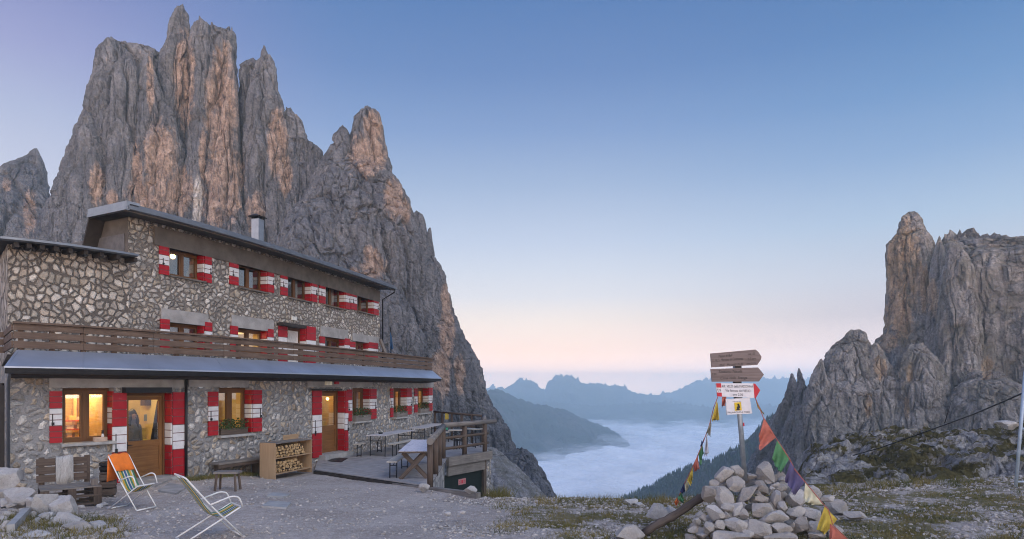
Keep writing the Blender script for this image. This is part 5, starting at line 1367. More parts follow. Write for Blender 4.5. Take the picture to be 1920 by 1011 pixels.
for px, py, w, h, D, lab in LR:
    rock(px, py, w, h, D, lab or 'small white limestone rock of the pile beside the pallet bench', 'rock', 'rock', 'white rocks piled at the left', rot=random.uniform(-12, 12), over=1.3)
# pit the ground under the left pile with a low core
mb = MB(); mb.bar(onz(20, 992, .06), onz(50, 960, .08), .10, .14); tag(mb.build('kerb_stone', M_CONC_P, None, bevel=.02), 'long grey kerb stone lying between the white rocks', 'kerb stone')
# rocks on the right
RR = [(1228, 962, 44, 36, 10.9, 'large pale rock left of the slanting pole'), (1256, 962, 34, 24, 11.1, 'sloping grey rock tucked behind the slanting pole'), (1179, 1000, 58, 30, 9.5, 'flat topped white rock at the bottom frame edge'), (1184, 940, 26, 9, 13.4, 'thin flat white rock on the terrace edge'), (1200, 946, 18, 8, 12.9, 'low pale rock just behind the terrace edge'),
      (1568, 948, 36, 32, 11.9, 'smooth pale boulder standing alone right of the cairn'), (1606, 967, 44, 16, 11.0, 'flat pale slab lying in the grass right of the cairn'), (796, 914, 20, 16, 15.2, 'white rock on the kerb beam at the railing foot'), (883, 918, 26, 16, 14.85, 'rounded grey rock on the kerb beam before the cellar door'), (838, 963, 14, 9, 11.2, 'single grey stone in the middle of the gravel'), (867, 961, 18, 8, 11.3, 'low grey stone right of the single gravel stone'),
      (1892, 796, 44, 20, 30.0, 'pale rounded outcrop on the hill crest by the ladder')]
for px, py, w, h, D, lab in RR: rock(px, py, w, h, D, lab, 'rock', 'rock', 'scattered pale rocks', rough=.09 if D > 20 else .05, planes=6 if D > 20 else 17)
# cairn
CS = [(1355, 892, 36, 31, 0, 'brown stained jagged rock high on the left of the cairn'), (1383, 885, 25, 27, 10, 'tall pale rock behind the pole foot'), (1379, 909, 38, 30, -8, 'pale wedge shaped rock in front of the pole foot'), (1398, 927, 50, 22, 42, 'dark grey leaning rock under the pole'), (1434, 888, 33, 40, -14, 'sharp pointed rock that tops the right of the cairn'), (1328, 923, 23, 38, 8, 'upright white rock on the left flank of the cairn'),
      (1353, 933, 40, 40, 12, 'large whitish rock on the left shoulder of the cairn'), (1429, 917, 30, 25, -30, 'brown knobbly rock below the pointed cairn top'), (1425, 935, 26, 12, 4, None), (1425, 954, 45, 31, 6, 'broad smooth block in the middle of the cairn'), (1454, 936, 20, 38, -6, 'white upright block right of the cairn centre'), (1450, 971, 50, 26, 12, 'long tilted white block low on the cairn'), (1467, 950, 18, 19, 0, None), (1379, 957, 18, 34, -24, 'slim tan stone leaning in the cairn front'), (1340, 963, 32, 30, 0, None), (1364, 953, 24, 20, 20, None), (1376, 985, 40, 26, -6, None),
      (1419, 988, 52, 38, -12, 'big rough rock at the cairn front with a dark hollow'), (1462, 991, 38, 22, 8, None), (1367, 1005, 64, 24, -4, 'widest pale rock at the bottom of the cairn'), (1459, 1007, 54, 18, 5, None), (1349, 983, 22, 19, 0, None), (1361, 968, 18, 17, 0, None), (1393, 963, 18, 21, -15, None), (1444, 903, 18, 10, 8, None), (1467, 898, 17, 11, 4, None), (1329, 991, 25, 24, 0, None), (1307, 977, 16, 17, 0, None), (1299, 994, 18, 16, 0, None), (1317, 1003, 22, 14, 0, None),
      (1340, 910, 22, 18, 0, None), (1318, 971, 14, 17, 30, None), (1489, 936, 36, 34, -6, 'angular rock below the purple flag'), (1492, 961, 34, 27, 0, None), (1500, 985, 32, 31, 0, None), (1521, 965, 28, 28, 12, None), (1517, 925, 46, 36, -10, 'broad rounded rock behind the cream flag'), (1524, 991, 26, 26, 0, None), (1550, 936, 26, 13, 0, None), (1533, 1006, 32, 15, 0, None), (1483, 988, 13, 18, 0, None), (1472, 1008, 40, 18, 0, None), (1453, 912, 18, 15, 0, None), (1463, 916, 20, 16, 0, None), (1408, 893, 18, 11, 0, None), (1447, 917, 10, 12, 0, None), (1421, 925, 12, 14, 0, None), (1400, 1003, 26, 18, 0, None)]
for i, (px, py, w, h, rt, lab) in enumerate(CS):
    D = 9.95 - (py - 885) / 125 * .95 + (.0 if 1320 < px < 1480 else .12)
    rock(px, py, w, h, D, lab or 'grey limestone rock wedged among others in the cairn', 'cairn_stone', 'rock', 'stones of the cairn', rot=rt, m=M_CAIRN, seed=100 + i, over=1.14)
for i in range(80):
    r = random.Random(500 + i); py = r.uniform(895, 1015); k = (py - 880) / 130; cx = 1408 + 22 * k; hw = 46 + 105 * k ** .85; px = cx + r.uniform(-1, 1) * hw
    D = 10.25 - (py - 885) / 125 * .9; w = r.uniform(16, 30)
    rock(px, py, w, w * r.uniform(.7, 1.0), D, 'grey limestone rock wedged among others in the cairn', 'cairn_stone', 'rock', 'stones of the cairn', rot=r.uniform(-40, 40), m=M_CAIRN, seed=700 + i, sub=3)

# ------------------------------------------------------------------ signpost
sp_ = at(1396, 893, 9.9)
post = thing('signpost', 'galvanised trail signpost with four boards rising from the cairn', 'signpost', tuple(sp_))
M_POST = mat_plain('galvanised_post', (.30, .34, .38), .45, .5, .2, 10)
DP = 9.88
ptop, pbot = at(1378.5, 672, DP), at(1397, 902, DP)
mb = MB(); mb.tube([pbot, ptop], .038, 16); mb.build('pole', M_POST, post)
M_SIGNW = mat_wood('sign_board_wood', (.14, .108, .10), (.245, .20, .188), .8, (1.5, 30, 1), .2)
M_INK = mat_plain('black_ink', (.02, .018, .018), .7); M_SWH = mat_plain('sign_white', (.62, .61, .63), .5, 0, .08, 10); M_SRED = mat_plain('sign_red_paint', (.45, .015, .03), .5, 0, .15, 10); M_SYEL = mat_plain('sign_yellow', (.62, .43, .02), .5, 0, .1, 10)
def plate(name, pts, m, D=DP - .06, th=.022, parent=post, bevel=.003):
    P = [at(x, y, D) for x, y in pts]; mb = MB(); mb.poly(P[::-1] if False else P); mb.poly([p + Vector((0, th, 0)) for p in P][::-1])
    for a, b in zip(P, P[1:] + P[:1]): mb.poly([b, a, a + Vector((0, th, 0)), b + Vector((0, th, 0))])
    o = mb.build(name, m, parent); return o
def text(s_, px, py, hpx, rot, parent, m=M_INK, D=DP - .062, wpx=None, sh=0.0, name='lettering', align='LEFT'):
    cu = bpy.data.curves.new(name, 'FONT'); cu.body = s_; cu.size = 1.0; cu.extrude = 0.0; cu.align_x = align; cu.shear = sh; cu.resolution_u = 3
    o = bpy.data.objects.new(name, cu); C.objects.link(o); me = bpy.data.meshes.new_from_object(o); bpy.data.objects.remove(o); bpy.data.curves.remove(cu)
    me.materials.clear(); me.materials.append(m)
    n = len(me.vertices); co = np.zeros(n * 3, np.float32); me.vertices.foreach_get('co', co); co = co.reshape(-1, 3); w = np.ptp(co[:, 0]) if n else 1; h = .72
    sc = hpx * D / F / h; sx = (wpx * D / F / w) if wpx else sc; co[:, 0] = (co[:, 0] - (co[:, 0].min() if align == 'LEFT' else 0)) * sx; co[:, 1] *= sc
    c, s2 = math.cos(R(rot)), math.sin(R(rot)); b = at(px, py, D)
    V = np.stack([b.x + co[:, 0] * c - co[:, 1] * s2, np.full(n, b.y), b.z + co[:, 0] * s2 + co[:, 1] * c], -1) - OFF[post]
    me.vertices.foreach_set('co', V.astype(np.float32).ravel()); me.update(); return link_mesh(name, me, parent)
s1 = plate('sign_board', [(1332, 663), (1416.5, 655.5), (1422, 660), (1428, 669), (1427, 674), (1420, 684.5), (1334, 689)], M_SIGNW)
s2 = plate('sign_board', [(1332.5, 692), (1421.5, 689), (1432.5, 702.5), (1423, 715.5), (1335, 716)], M_SIGNW)
text('Passo di Ball', 1347.5, 670.5, 5, 4.5, s1, wpx=26, sh=.2); text('ore 1.30', 1403, 666, 4.2, 4.5, s1, wpx=13)
text('713 742', 1334.5, 679, 5.4, 4, s1, wpx=11); text('S. Martino di Castrozza', 1347, 677.8, 5.2, 4, s1, wpx=46, sh=.2); text('h 3 ore', 1403, 675.2, 4.6, 4, s1, wpx=14)
text('Rif. Pradidali', 1349, 687, 4.2, 3, s1, wpx=44, sh=.2); text('ore 3.15', 1400, 684, 4.0, 3, s1, wpx=17)
text('734', 1334.5, 703.5, 4, 1.5, s2, wpx=9); text('Sentiero Nicola', 1347.5, 699.8, 5.6, 1.5, s2, wpx=44, sh=.2); text('Cima della Stanga', 1351, 711.5, 5.0, 1, s2, wpx=50, sh=.2)
s3 = plate('sign_board', [(1342, 718.5), (1414, 719), (1424.5, 732), (1416, 746.5), (1345, 743)], M_SWH)
plate('red_tip', [(1412.6, 719.2), (1416, 719.5), (1425.5, 732), (1417, 747), (1415, 746.6)], M_SRED, DP - .064, .004, s3)
plate('red_stripe', [(1343, 718.8), (1352, 718.9), (1352.6, 727), (1343.6, 726.8)], M_SRED, DP - .064, .004, s3); plate('red_stripe', [(1344, 736), (1353.2, 736.4), (1353.6, 744), (1344.8, 743.3)], M_SRED, DP - .064, .004, s3)
text('739', 1343.6, 734.3, 5.4, -1, s3, wpx=8)
text('RIF. VELO della MADONNA', 1354, 726.6, 5.0, -.5, s3, wpx=58); text('Via ferrata del VELO', 1360, 734.6, 4.8, -1, s3, wpx=47); text('ore 2.30', 1374, 742, 4.6, -1, s3, wpx=19)
s4 = plate('sign_board', [(1360.5, 748.5), (1406, 746), (1410.3, 775.5), (1362.8, 778)], M_SWH, DP - .05)
plate('yellow_emblem', [(1376.8, 755), (1389.3, 754), (1391, 769.5), (1378, 770.3)], M_SYEL, DP - .054, .004, s4)
plate('climber_mark', [(1382.5, 758), (1385.5, 757), (1387, 761), (1388, 764), (1386, 767), (1388.5, 769), (1380, 769.3), (1382, 766.5), (1381.5, 764), (1383.5, 761.5)], M_INK, DP - .058, .003, s4)
text('PALARONDA TREK', 1364.5, 775.2, 3.2, 1.5, s4, wpx=42, D=DP - .052); text('soccorso', 1373.5, 753.6, 2.2, 2, s4, wpx=16, D=DP - .052)
M_BRK = mat_plain('bracket_black', (.02, .02, .022), .5, .4)
for px_, py_ in ((1384, 690.5), (1384, 717.4), (1385.5, 746.6)):
    mb = MB(); p = at(px_, py_, DP - .03); mb.box(p.x - .05, p.x + .05, p.y - .01, p.y + .09, p.z - .045, p.z + .045); mb.build('bracket', M_BRK, post)
plate('sticker', [(1393, 793), (1395.5, 792.5), (1396, 799), (1393.5, 799.3)], M_SRED, DP - .042, .002, post)

# ------------------------------------------------------------------ prayer flags
FL = {k: mat_plain('flag_' + k, c, .9, 0, .18, 14, .2) for k, c in dict(yellow=(.46, .35, .06), orange=(.55, .14, .04), red=(.40, .125, .09), green=(.075, .21, .095), blue=(.035, .045, .12), white=(.50, .50, .53), cream=(.52, .50, .36), purple=(.085, .075, .16), grey=(.30, .30, .26)).items()}
def cloth(name, quad, D, m, parent, seed, sag=.045, fringe=True, thr=None):
    """quad: four pixel corners; a wrinkled piece of cloth between them with a frayed lower edge"""
    r = random.Random(seed); nu, nv_ = 14, 14; V = []
    for j in range(nv_ + 1):
        v = j / nv_
        for i in range(nu + 1):
            u = i / nu; a = [quad[0][k] * (1 - u) + quad[1][k] * u for k in (0, 1)]; b = [quad[3][k] * (1 - u) + quad[2][k] * u for k in (0, 1)]
            x, y = a[0] * (1 - v) + b[0] * v, a[1] * (1 - v) + b[1] * v
            if j == nv_ and fringe: y += r.uniform(-6, 3); x += r.uniform(-1.6, 1.6)
            dd_ = D + sag * math.sin(u * 7 + seed + v * 2) * v + sag * .6 * math.sin(u * 15 + seed * 2 - v * 3) * v
            V.append(at(x, y, dd_))
    return np_mesh(name, [tuple(p) for p in V], grid_faces(nv_ + 1, nu + 1), m, smooth=True, parent=parent)
def flagline(label, cord, D0, D1, flags, name='prayer_flag_string'):
    L = len(cord); Ds = np.linspace(D0, D1, L); P = [at(x, y, d) for (x, y), d in zip(cord, Ds)]
    root = thing(name, label, 'prayer flags', tuple(P[-1])); mb = MB(); mb.tube(P, .006, 6); mb.build('cord', FL['red'], root)
    for k, (col, quad) in enumerate(flags):
        cx = sum(q[0] for q in quad[:2]) / 2; cyp = sum(q[1] for q in quad[:2]) / 2; i = np.argmin([(c[0] - cx) ** 2 + (c[1] - cyp) ** 2 for c in cord])
        f = cloth('flag', quad, Ds[i], FL[col], root, k + len(cord)); f["label"] = col + ' prayer flag'
flagline('string of small bleached prayer flags running from the signpost to the grass on its left', [(1346, 744), (1338, 765), (1330, 797), (1320, 826), (1308, 855), (1295, 883), (1283, 908), (1273, 930), (1268, 944)], DP - .03, 10.9,
         [('yellow', [(1344, 752), (1345.5, 756), (1349, 790), (1333, 789)]), ('grey', [(1333, 789), (1334, 797), (1332, 818), (1324, 812)]), ('white', [(1325, 812), (1326, 820), (1329, 852), (1320, 856)]), ('blue', [(1322, 818), (1317, 835), (1314, 838), (1316, 830)]), ('green', [(1317, 832), (1309, 850), (1313, 874), (1319, 850)]), ('red', [(1308, 852), (1300, 874), (1302, 886), (1311, 880)]),
          ('yellow', [(1299, 876), (1288, 901), (1295, 912), (1299, 895)]), ('cream', [(1289, 900), (1284, 910), (1285, 924), (1292, 914)]), ('blue', [(1283, 905), (1275, 922), (1280, 926), (1284, 920)]), ('green', [(1277, 920), (1270, 935), (1280, 944), (1283, 940)]), ('orange', [(1270, 932), (1264, 942), (1268, 950), (1273, 942)])])
flagline('string of large prayer flags hanging from the signpost down over the right of the cairn', [(1416, 746), (1424, 765), (1434, 790), (1445, 808), (1455, 822), (1467, 840), (1480, 860), (1490, 880), (1508, 902), (1523, 920), (1543, 945), (1553, 955), (1562, 985), (1590, 1012)], DP - .05, 8.9,
         [('yellow', [(1416, 748), (1423, 760), (1434, 780), (1421, 766)]), ('red', [(1433, 784), (1455, 820), (1424, 846), (1424, 812)]), ('green', [(1457, 826), (1480, 860), (1463, 889), (1447, 862)]), ('purple', [(1482, 866), (1508, 904), (1490, 930), (1471, 900)]), ('cream', [(1510, 906), (1543, 946), (1520, 947), (1506, 937)]),
          ('yellow', [(1546, 950), (1570, 974), (1546, 1003), (1530, 995)]), ('red', [(1556, 981), (1592, 1015), (1562, 1030), (1555, 1012)])])
cl = cloth('rag', [(1354, 744), (1362, 744), (1359, 760), (1353, 763)], DP - .03, FL['red'], None, 3); tag(cl, 'frayed pink rag knotted under the white trail sign', 'rag')
# slanting pole that leans on the cairn
mb = MB(); a_, b_ = at(1206, 1001, 9.75), at(1322, 930, 10.0)
mb.tube([a_.lerp(b_, k) + Vector((0, 0, .012 * math.sin(k * 9))) for k in np.linspace(0, 1, 12)], [.062 + .008 * math.sin(k * 2.7) for k in range(12)], 12)
tag(mb.build('wooden_pole', mat_wood('bark_pole', (.055, .043, .036), (.12, .098, .085), .9, (2, 18, 1))), 'dark wooden pole leaning from the ground onto the cairn', 'pole')

# ------------------------------------------------------------------ deck chairs
M_TUBE = mat_plain('white_tube', (.68, .68, .66), .4, .1, .06, 12)
def mat_stripe():
    t = NT('striped_canvas'); uv = t.coord('UV'); x = t.n('ShaderNodeSeparateXYZ', {0: uv}).outputs['X']
    st = [(0, (.04, .16, .09)), (.1, (.55, .52, .42)), (.16, (.55, .33, .03)), (.27, (.04, .16, .09)), (.38, (.55, .52, .42)), (.44, (.04, .10, .22)), (.56, (.55, .52, .42)), (.62, (.06, .18, .10)), (.73, (.55, .33, .03)), (.84, (.55, .52, .42)), (.9, (.04, .16, .09))]
    return t.set(t.ramp(x, st, 'CONSTANT'), .85, t.bump(t.noise(uv, 90, 3), .003, .5))
M_STRIPE = mat_stripe()
def round_path(pts, r=.06, k=5):
    P = [Vector(p) for p in pts]; out = [P[0]]
    for a, b, c in zip(P, P[1:], P[2:]):
        d0, d1 = (a - b), (c - b); rr = min(r, d0.length * .45, d1.length * .45); s_, e = b + d0.normalized() * rr, b + d1.normalized() * rr
        for i in range(k + 1): t = i / k; out.append(s_ * (1 - t) ** 2 + b * 2 * t * (1 - t) + e * t * t)
    return out + [P[-1]]
def deck_chair(label, loc, rz):
    root = thing('deck_chair', label, 'deck chair', loc, 'folding deck chairs on the gravel', rz)
    W = .27; r = .0135; X = lambda x, z, y: (x, y, z)
    # back frame: a U from the left front foot over the top to the right front foot
    m = MB(); m.tube(round_path([X(.46, .02, -W), X(-.02, .53, -W), X(-.40, .99, -W), X(-.44, 1.02, -W + .03), X(-.44, 1.02, W - .03), X(-.40, .99, W), X(-.02, .53, W), X(.46, .02, W)], .05), r, 9); m.tube([X(.455, .02, -W), X(.455, .02, W)], r, 9); m.build('back_frame', M_TUBE, root, local=True)
    m = MB(); w2 = W - .03
    m.tube(round_path([X(-.42, .02, -w2), X(.44, .46, -w2), X(.46, .47, -w2 + .03), X(.46, .47, w2 - .03), X(.44, .46, w2), X(-.42, .02, w2)], .04), r, 9); m.tube([X(-.415, .02, -w2), X(-.415, .02, w2)], r, 9); m.build('seat_frame', M_TUBE, root, local=True)
    for sg in (-1, 1):
        m = MB(); y = sg * (W + .025)
        m.tube(round_path([X(-.06, .56, y), X(.28, .66, y), X(.40, .64, y), X(.47, .47, y)], .07), r, 9); m.build('armrest', M_TUBE, root, local=True)
    prof = [(-.43, 1.0), (-.30, .83), (-.18, .66), (-.08, .50), (.0, .40), (.10, .35), (.20, .355), (.32, .40), (.45, .465)]
    q = [Vector((a, 0, b)) for a, b in prof]; V, uv = [], []; n = 10
    for i, p in enumerate(q):
        for k in range(n + 1): u = k / n; V.append((p.x, (u - .5) * 2 * (W - .045), p.z - .02 * math.sin(u * math.pi))); uv.append((u, i * .15))
    np_mesh('canvas', V, grid_faces(len(q), n + 1), M_STRIPE, True, root, uv=uv, local=True)
    return root, prof
c1p = onz(247, 950, .0); c2p = onz(392, 1003, .0)
ch1, prof1 = deck_chair('white tube deck chair with striped canvas and an orange towel before the door', (c1p.x, c1p.y, gz(c1p.x, c1p.y) + .01), R(-16))
ch1.scale = (.74, .80, .97)
ch2, _ = deck_chair('white tube deck chair with striped canvas nearest the camera, facing the deck', (c2p.x - .02, c2p.y, gz(c2p.x, c2p.y) + .01), R(42))
ch2.scale = (.90, .92, .95)
# towel over the top of the first chair
mt = Matrix.Translation(ch1.location) @ Matrix.Rotation(R(-16), 4, 'Z') @ Matrix.Diagonal((.74, .80, .97, 1)); path = [(-.49, .52), (-.475, .8), (-.465, 1.0), (-.44, 1.045), (-.405, 1.02), (-.29, .86), (-.20, .73)]
V = []; 
for i, (a, b) in enumerate(path):
    for k in range(13):
        u = k / 12; w_ = .255; V.append(mt @ Vector((a + .012 * math.sin(u * 9 + i), (u - .5) * 2 * w_, b + (.03 * math.sin(u * 3) if i == 0 else 0) + .008 * math.sin(u * 14 + i))))
tw = np_mesh('towel', [tuple(p) for p in V], grid_faces(len(path), 13), M_ORANGE, True); sol = tw.modifiers.new('thick', 'SOLIDIFY'); sol.thickness = .012; tag(tw, 'orange towel hung over the back of the deck chair', 'towel')

# ------------------------------------------------------------------ pallet bench, blanket, crate and pan
pb_ = onz(128, 947, .0); A_, B_ = onz(68, 935, .03), onz(190, 947, -.0)
A2 = np.array([(76 - 960) / F * 11.55, 11.55]); B2 = np.array([(191 - 960) / F * 12.15, 12.15])
fr = LF((A2[0], A2[1]), (B2[0], B2[1]))           # front edge; n points to the viewer
pal = thing('pallet_bench', 'grey bench built of two pallets against the wall under the first window', 'bench', fr.p(fr.w / 2, -.4, 0))
zp = gz(*fr.p(fr.w / 2, 0, 0)[:2]); hp = .36
mb = MB()
for k in range(4): mb.lbox(fr, 0, fr.w, -.16 - .2 * k, .0 - .2 * k - .03, zp + hp - .025, zp + hp)
mb.build('seat', M_GREYW, pal, bevel=.004)
mb = MB()
for s_ in (.0, fr.w / 2 - .06, fr.w - .13):
    for n_ in (-.72, -.12): mb.lbox(fr, s_, s_ + .13, n_, n_ + .11, zp, zp + hp - .028)
for z0 in (.02, .17): mb.lbox(fr, 0, fr.w, -.14, -.002, zp + z0, zp + z0 + .035); mb.lbox(fr, 0, fr.w, -.72, -.58, zp + z0, zp + z0 + .035)
mb.build('pallet_base', M_BROWNW, pal, bevel=.004)
mb = MB()
for k in range(3): mb.lbox(fr, -.02, fr.w * .84, -.80 - .02 * k, -.775 - .02 * k, zp + hp + .05 + .155 * k, zp + hp + .185 + .155 * k)
for s_ in (.02, fr.w * .42, fr.w * .80): mb.lbox(fr, s_, s_ + .09, -.90, -.82, zp + .1, zp + hp + .52)
mb.build('backrest', M_BROWNW, pal, bevel=.004)
def mat_blanket():
    t = NT('woven_blanket'); co = t.coord('UV', (1, 1, 1)); n = t.noise(co, 40, 3); w = t.n('ShaderNodeTexWave', {'Vector': co, 'Scale': 5.0, 'Distortion': 6.0}).outputs[0]
    return t.set(t.mix(t.mr(t.math('ADD', w, n), .6, 1.1), (.20, .195, .185), (.46, .45, .43)), .95, t.bump(n, .01, .8))
V, uv = [], []; zt_ = zp + hp + .52
for i, (n_, z_) in enumerate([(-.90, zt_ - .25), (-.885, zt_ - .02), (-.85, zt_ + .015), (-.80, zt_ - .0), (-.765, zt_ - .06), (-.745, zt_ - .2), (-.735, zt_ - .36), (-.73, zt_ - .50)]):
    for k in range(13): u = k / 12; V.append(fr.p(fr.w * (.30 + .30 * u), n_ + .012 * math.sin(u * 8 + i * .6), z_ - (.04 * math.sin(u * 3.1) if i == 7 else 0) - .012 * math.sin(u * 6))); uv.append((u, i * .2))
bl = np_mesh('blanket', V, grid_faces(8, 13), mat_blanket(), True, uv=uv); bl.modifiers.new('thick', 'SOLIDIFY').thickness = .015; tag(bl, 'grey woven blanket hung over the pallet backrest', 'blanket')
rc_ = rock(173, 903, 9, 8, 12.2, 'small pale stone resting on the pallet seat', 'stone', 'stone', sub=3)
rc2 = LF(np.array(fr.p(fr.w - .16, -.20, 0)[:2]), np.array(fr.p(fr.w - .05, -.20, 0)[:2])); mb = MB(); mb.lbox(rc2, 0, rc2.w, -.10, .10, zp + hp + .002, zp + hp + .13); tag(mb.build('wood_block', M_GREYW, bevel=.01), 'pale wooden block on the right end of the pallet seat', 'block')
cr_a, cr_b = onz(183, 930, .0), onz(207, 929, .0); cl_ = LF((cr_a.x, cr_a.y + .05), (cr_b.x + .03, cr_b.y + .12)); zc_ = gz(cr_a.x, cr_a.y)
crt = thing('wooden_crate', 'weathered slatted crate between the pallet bench and the door', 'crate', cl_.p(cl_.w / 2, -.2, zc_))
for k in range(3):
    mb = MB(); z0 = zc_ + .03 + k * .15
    mb.lbox(cl_, 0, cl_.w, -.015, 0, z0, z0 + .12); mb.lbox(cl_, 0, cl_.w, -.40, -.385, z0, z0 + .12); mb.lbox(cl_, 0, .015, -.384, -.016, z0, z0 + .12); mb.lbox(cl_, cl_.w - .015, cl_.w, -.384, -.016, z0, z0 + .12); mb.build('slat', M_BROWNW, crt)
mb = MB()
for s_ in (.016, cl_.w - .05):
    for n_ in (-.384, -.05): mb.lbox(cl_, s_, s_ + .034, n_, n_ + .034, zc_, zc_ + .47)
mb.build('corner_post', M_BROWNW, crt); mb = MB(); mb.lbox(cl_, .0, cl_.w, -.40, .0, zc_ + .472, zc_ + .49); mb.build('lid', M_BROWNW, crt)
pc = cl_.p(cl_.w / 2, -.2, zc_ + .492); pan = MB(); lathe(pan, *pc, [(0, 0), (.14, 0), (.16, .05), (.16, .10), (.13, .115), (.16, .13), (.16, .19), (.145, .20), (.14, .19), (0, .18)], 24); tag(pan.build('pan', M_BLACK), 'dark round pan standing on the slatted crate', 'pan')

# ------------------------------------------------------------------ bench along the wall, stool, firewood shelf
ba, bb_ = PN(UU(403, .28), .28), PN(UU(494, .28), .28); lb = LF(ba, bb_)
zw = -.18; wb = thing('wall_bench', 'long weathered plank bench along the rubble wall', 'bench', lb.p(lb.w / 2, 0, zw))
mb = MB(); mb.lbox(lb, 0, lb.w, -.22, .16, zw + .34, zw + .39); mb.build('seat', M_GREYW, wb, bevel=.012)
mb = MB(); mb.lbox(lb, 0, lb.w, .10, .14, zw + .25, zw + .338); mb.build('apron', M_BROWNW, wb)
for s_ in (.12, lb.w - .25): mb = MB(); mb.lbox(lb, s_, s_ + .14, -.18, .09, zw - .14, zw + .338); mb.build('leg', M_BROWNW, wb)
sa = onz(404, 921, -.13); sb = onz(436, 922, -.13); ls = LF((sa.x, sa.y), (sb.x + .04, sb.y + .1)); zst = gz(sa.x, sa.y) 
st = thing('stool', 'low weathered stool on splayed legs before the plank bench', 'stool', ls.p(ls.w / 2, -.1, zst))
mb = MB(); mb.lbox(ls, -.04, ls.w + .04, -.26, .04, zst + .38, zst + .43); mb.build('seat', M_GREYW, st, bevel=.01)
for s_ in (.03, ls.w - .03):
    for n_, sp2 in ((.0, .04), (-.22, -.04)): mb = MB(); mb.bar(ls.p(s_ + (.03 if s_ > .2 else -.03), n_ + sp2, zst - .01), ls.p(s_, n_, zst + .38), .04, .04); mb.build('leg', M_BROWNW, st)
FA, FB = onz(516.5, 899, -.28), onz(585, 888, -.33); fs = LF((FA.x, FA.y), (FB.x, FB.y)); zf = -.29; H = .985; DPT = .5
shf = thing('firewood_shelf', 'plywood shelf of two tiers filled with split firewood', 'shelf', fs.p(fs.w / 2, -.25, zf))
for s_, nm in ((0, 'side_panel'), (fs.w - .022, 'side_panel')): mb = MB(); mb.lbox(fs, s_, s_ + .022, -DPT, 0, zf, zf + H); mb.build(nm, M_PLY, shf, bevel=.002)
for z_ in (.13, .55, H - .024): mb = MB(); mb.lbox(fs, .0225, fs.w - .0225, -DPT + .001, -.004, zf + z_, zf + z_ + .022); mb.build('shelf_board', M_GREYW if z_ > .9 else M_PLY, shf, bevel=.002)
mb = MB(); mb.lbox(fs, .0, fs.w, -DPT - .016, -DPT - .001, zf + .08, zf + H); mb.build('back_panel', M_PLY, shf)
mb = MB(); mb.lbox(fs, fs.w * .58, fs.w, -DPT + .01, -DPT + .03, zf + H + .001, zf + H + .14); mb.build('upstand', M_PLY, shf)
M_LOGE = mat_plain('split_wood', (.40, .27, .135), .85, 0, .5, 9, .4); M_BARK = mat_plain('log_bark', (.10, .07, .05), .95, 0, .4, 12, .5)
protos = []
for k in range(5):
    r = random.Random(90 + k); bm = bmesh.new(); n = r.choice([3, 3, 4, 5]); ring = []
    a0 = r.random() * 6; pts = [(.047 * r.uniform(.75, 1.15) * math.cos(a0 + 2 * math.pi * i / n), .047 * r.uniform(.75, 1.15) * math.sin(a0 + 2 * math.pi * i / n)) for i in range(n)]
    f = [bm.verts.new((p[0], 0, p[1])) for p in pts]; b = [bm.verts.new((p[0] * 1.05, .36, p[1] * 1.05)) for p in pts]
    bm.faces.new(f); bm.faces.new(b[::-1])
    for i in range(n): bm.faces.new((f[i], f[(i + 1) % n], b[(i + 1) % n], b[i])).material_index = 1 if r.random() < .4 else 0
    bmesh.ops.recalc_face_normals(bm, faces=bm.faces); me = bpy.data.meshes.new('firewood_log'); bm.to_mesh(me); bm.free(); me.materials.append(M_LOGE); me.materials.append(M_BARK); protos.append(me)
ang = math.atan2(fs.t[1], fs.t[0])
for tier, z_, kmax in (('upper', .575, 4), ('lower', .155, 4)):
    for row in range(kmax):
        x = .075 + (.04 if row % 2 else 0); lim = fs.w - .14 - (.16 * row * row / 6 + (.1 if tier == 'upper' else .2))
        while x < lim:
            o = bpy.data.objects.new('firewood_log', random.choice(protos)); C.objects.link(o); o.location = fs.p(x, -.03 - random.random() * .06, zf + z_ + .045 + row * .076 + random.uniform(-.008, .008)); o.rotation_euler = (0, random.random() * 6.28, ang); o.scale = (random.uniform(.85, 1.1),) * 3
            tag(o, 'split firewood log stacked on the %s tier of the plywood shelf' % tier, 'log', 'firewood logs on the %s tier' % tier); x += random.uniform(.072, .09)

# ------------------------------------------------------------------ slabs on the ground, ladder, cable, flagpole
def gslab(label, px4, m=M_CONC_P):
    P = [onz(x, y, -.1) for x, y in px4]; mb = MB(); zz = [gz(p.x, p.y) for p in P]; mb.hexa([(p.x, p.y, z - .03) for p, z in zip(P, zz)] + [(p.x, p.y, z + .045) for p, z in zip(P, zz)]); tag(mb.build('paving_slab', m, bevel=.012), label, 'slab')
gslab('grey square slab lying on the gravel before the firewood shelf', [(490, 957), (537, 960), (546, 945), (505, 943)])
gslab('second grey slab sunk in the gravel closer to the wall', [(500, 928), (532, 930), (545, 922), (512, 920)])
gslab('flat grey stone slab before the wooden door', [(296, 925), (330, 930), (352, 916), (318, 912)], M_CONC)
gslab('flat grey entrance slab at the foot of the wooden door', [(228, 916), (290, 918), (322, 903), (250, 900)], M_CONC)
la, lb_ = at(1903.5, 921, 14.1), at(1920, 726, 14.1); dirl = (lb_ - la)
lad = thing('metal_ladder', 'pale blue steel ladder frame leaning at the right frame edge', 'ladder', tuple(la))
M_LAD = mat_plain('blue_grey_steel', (.34, .42, .50), .5, .2, .15, 10)
for off in (0, .42): mb = MB(); mb.tube([la + Vector((off, .05 * (off > 0), -.05)), la + Vector((off, 0, 0)) + dirl * 1.15], .034, 12); mb.build('ladder_rail', M_LAD, lad)
for k in (.09, .60, 1.0): p = la + dirl * k; mb = MB(); mb.tube([p, p + Vector((.42, 0, 0))], .024, 10); mb.build('rung', M_LAD, lad)
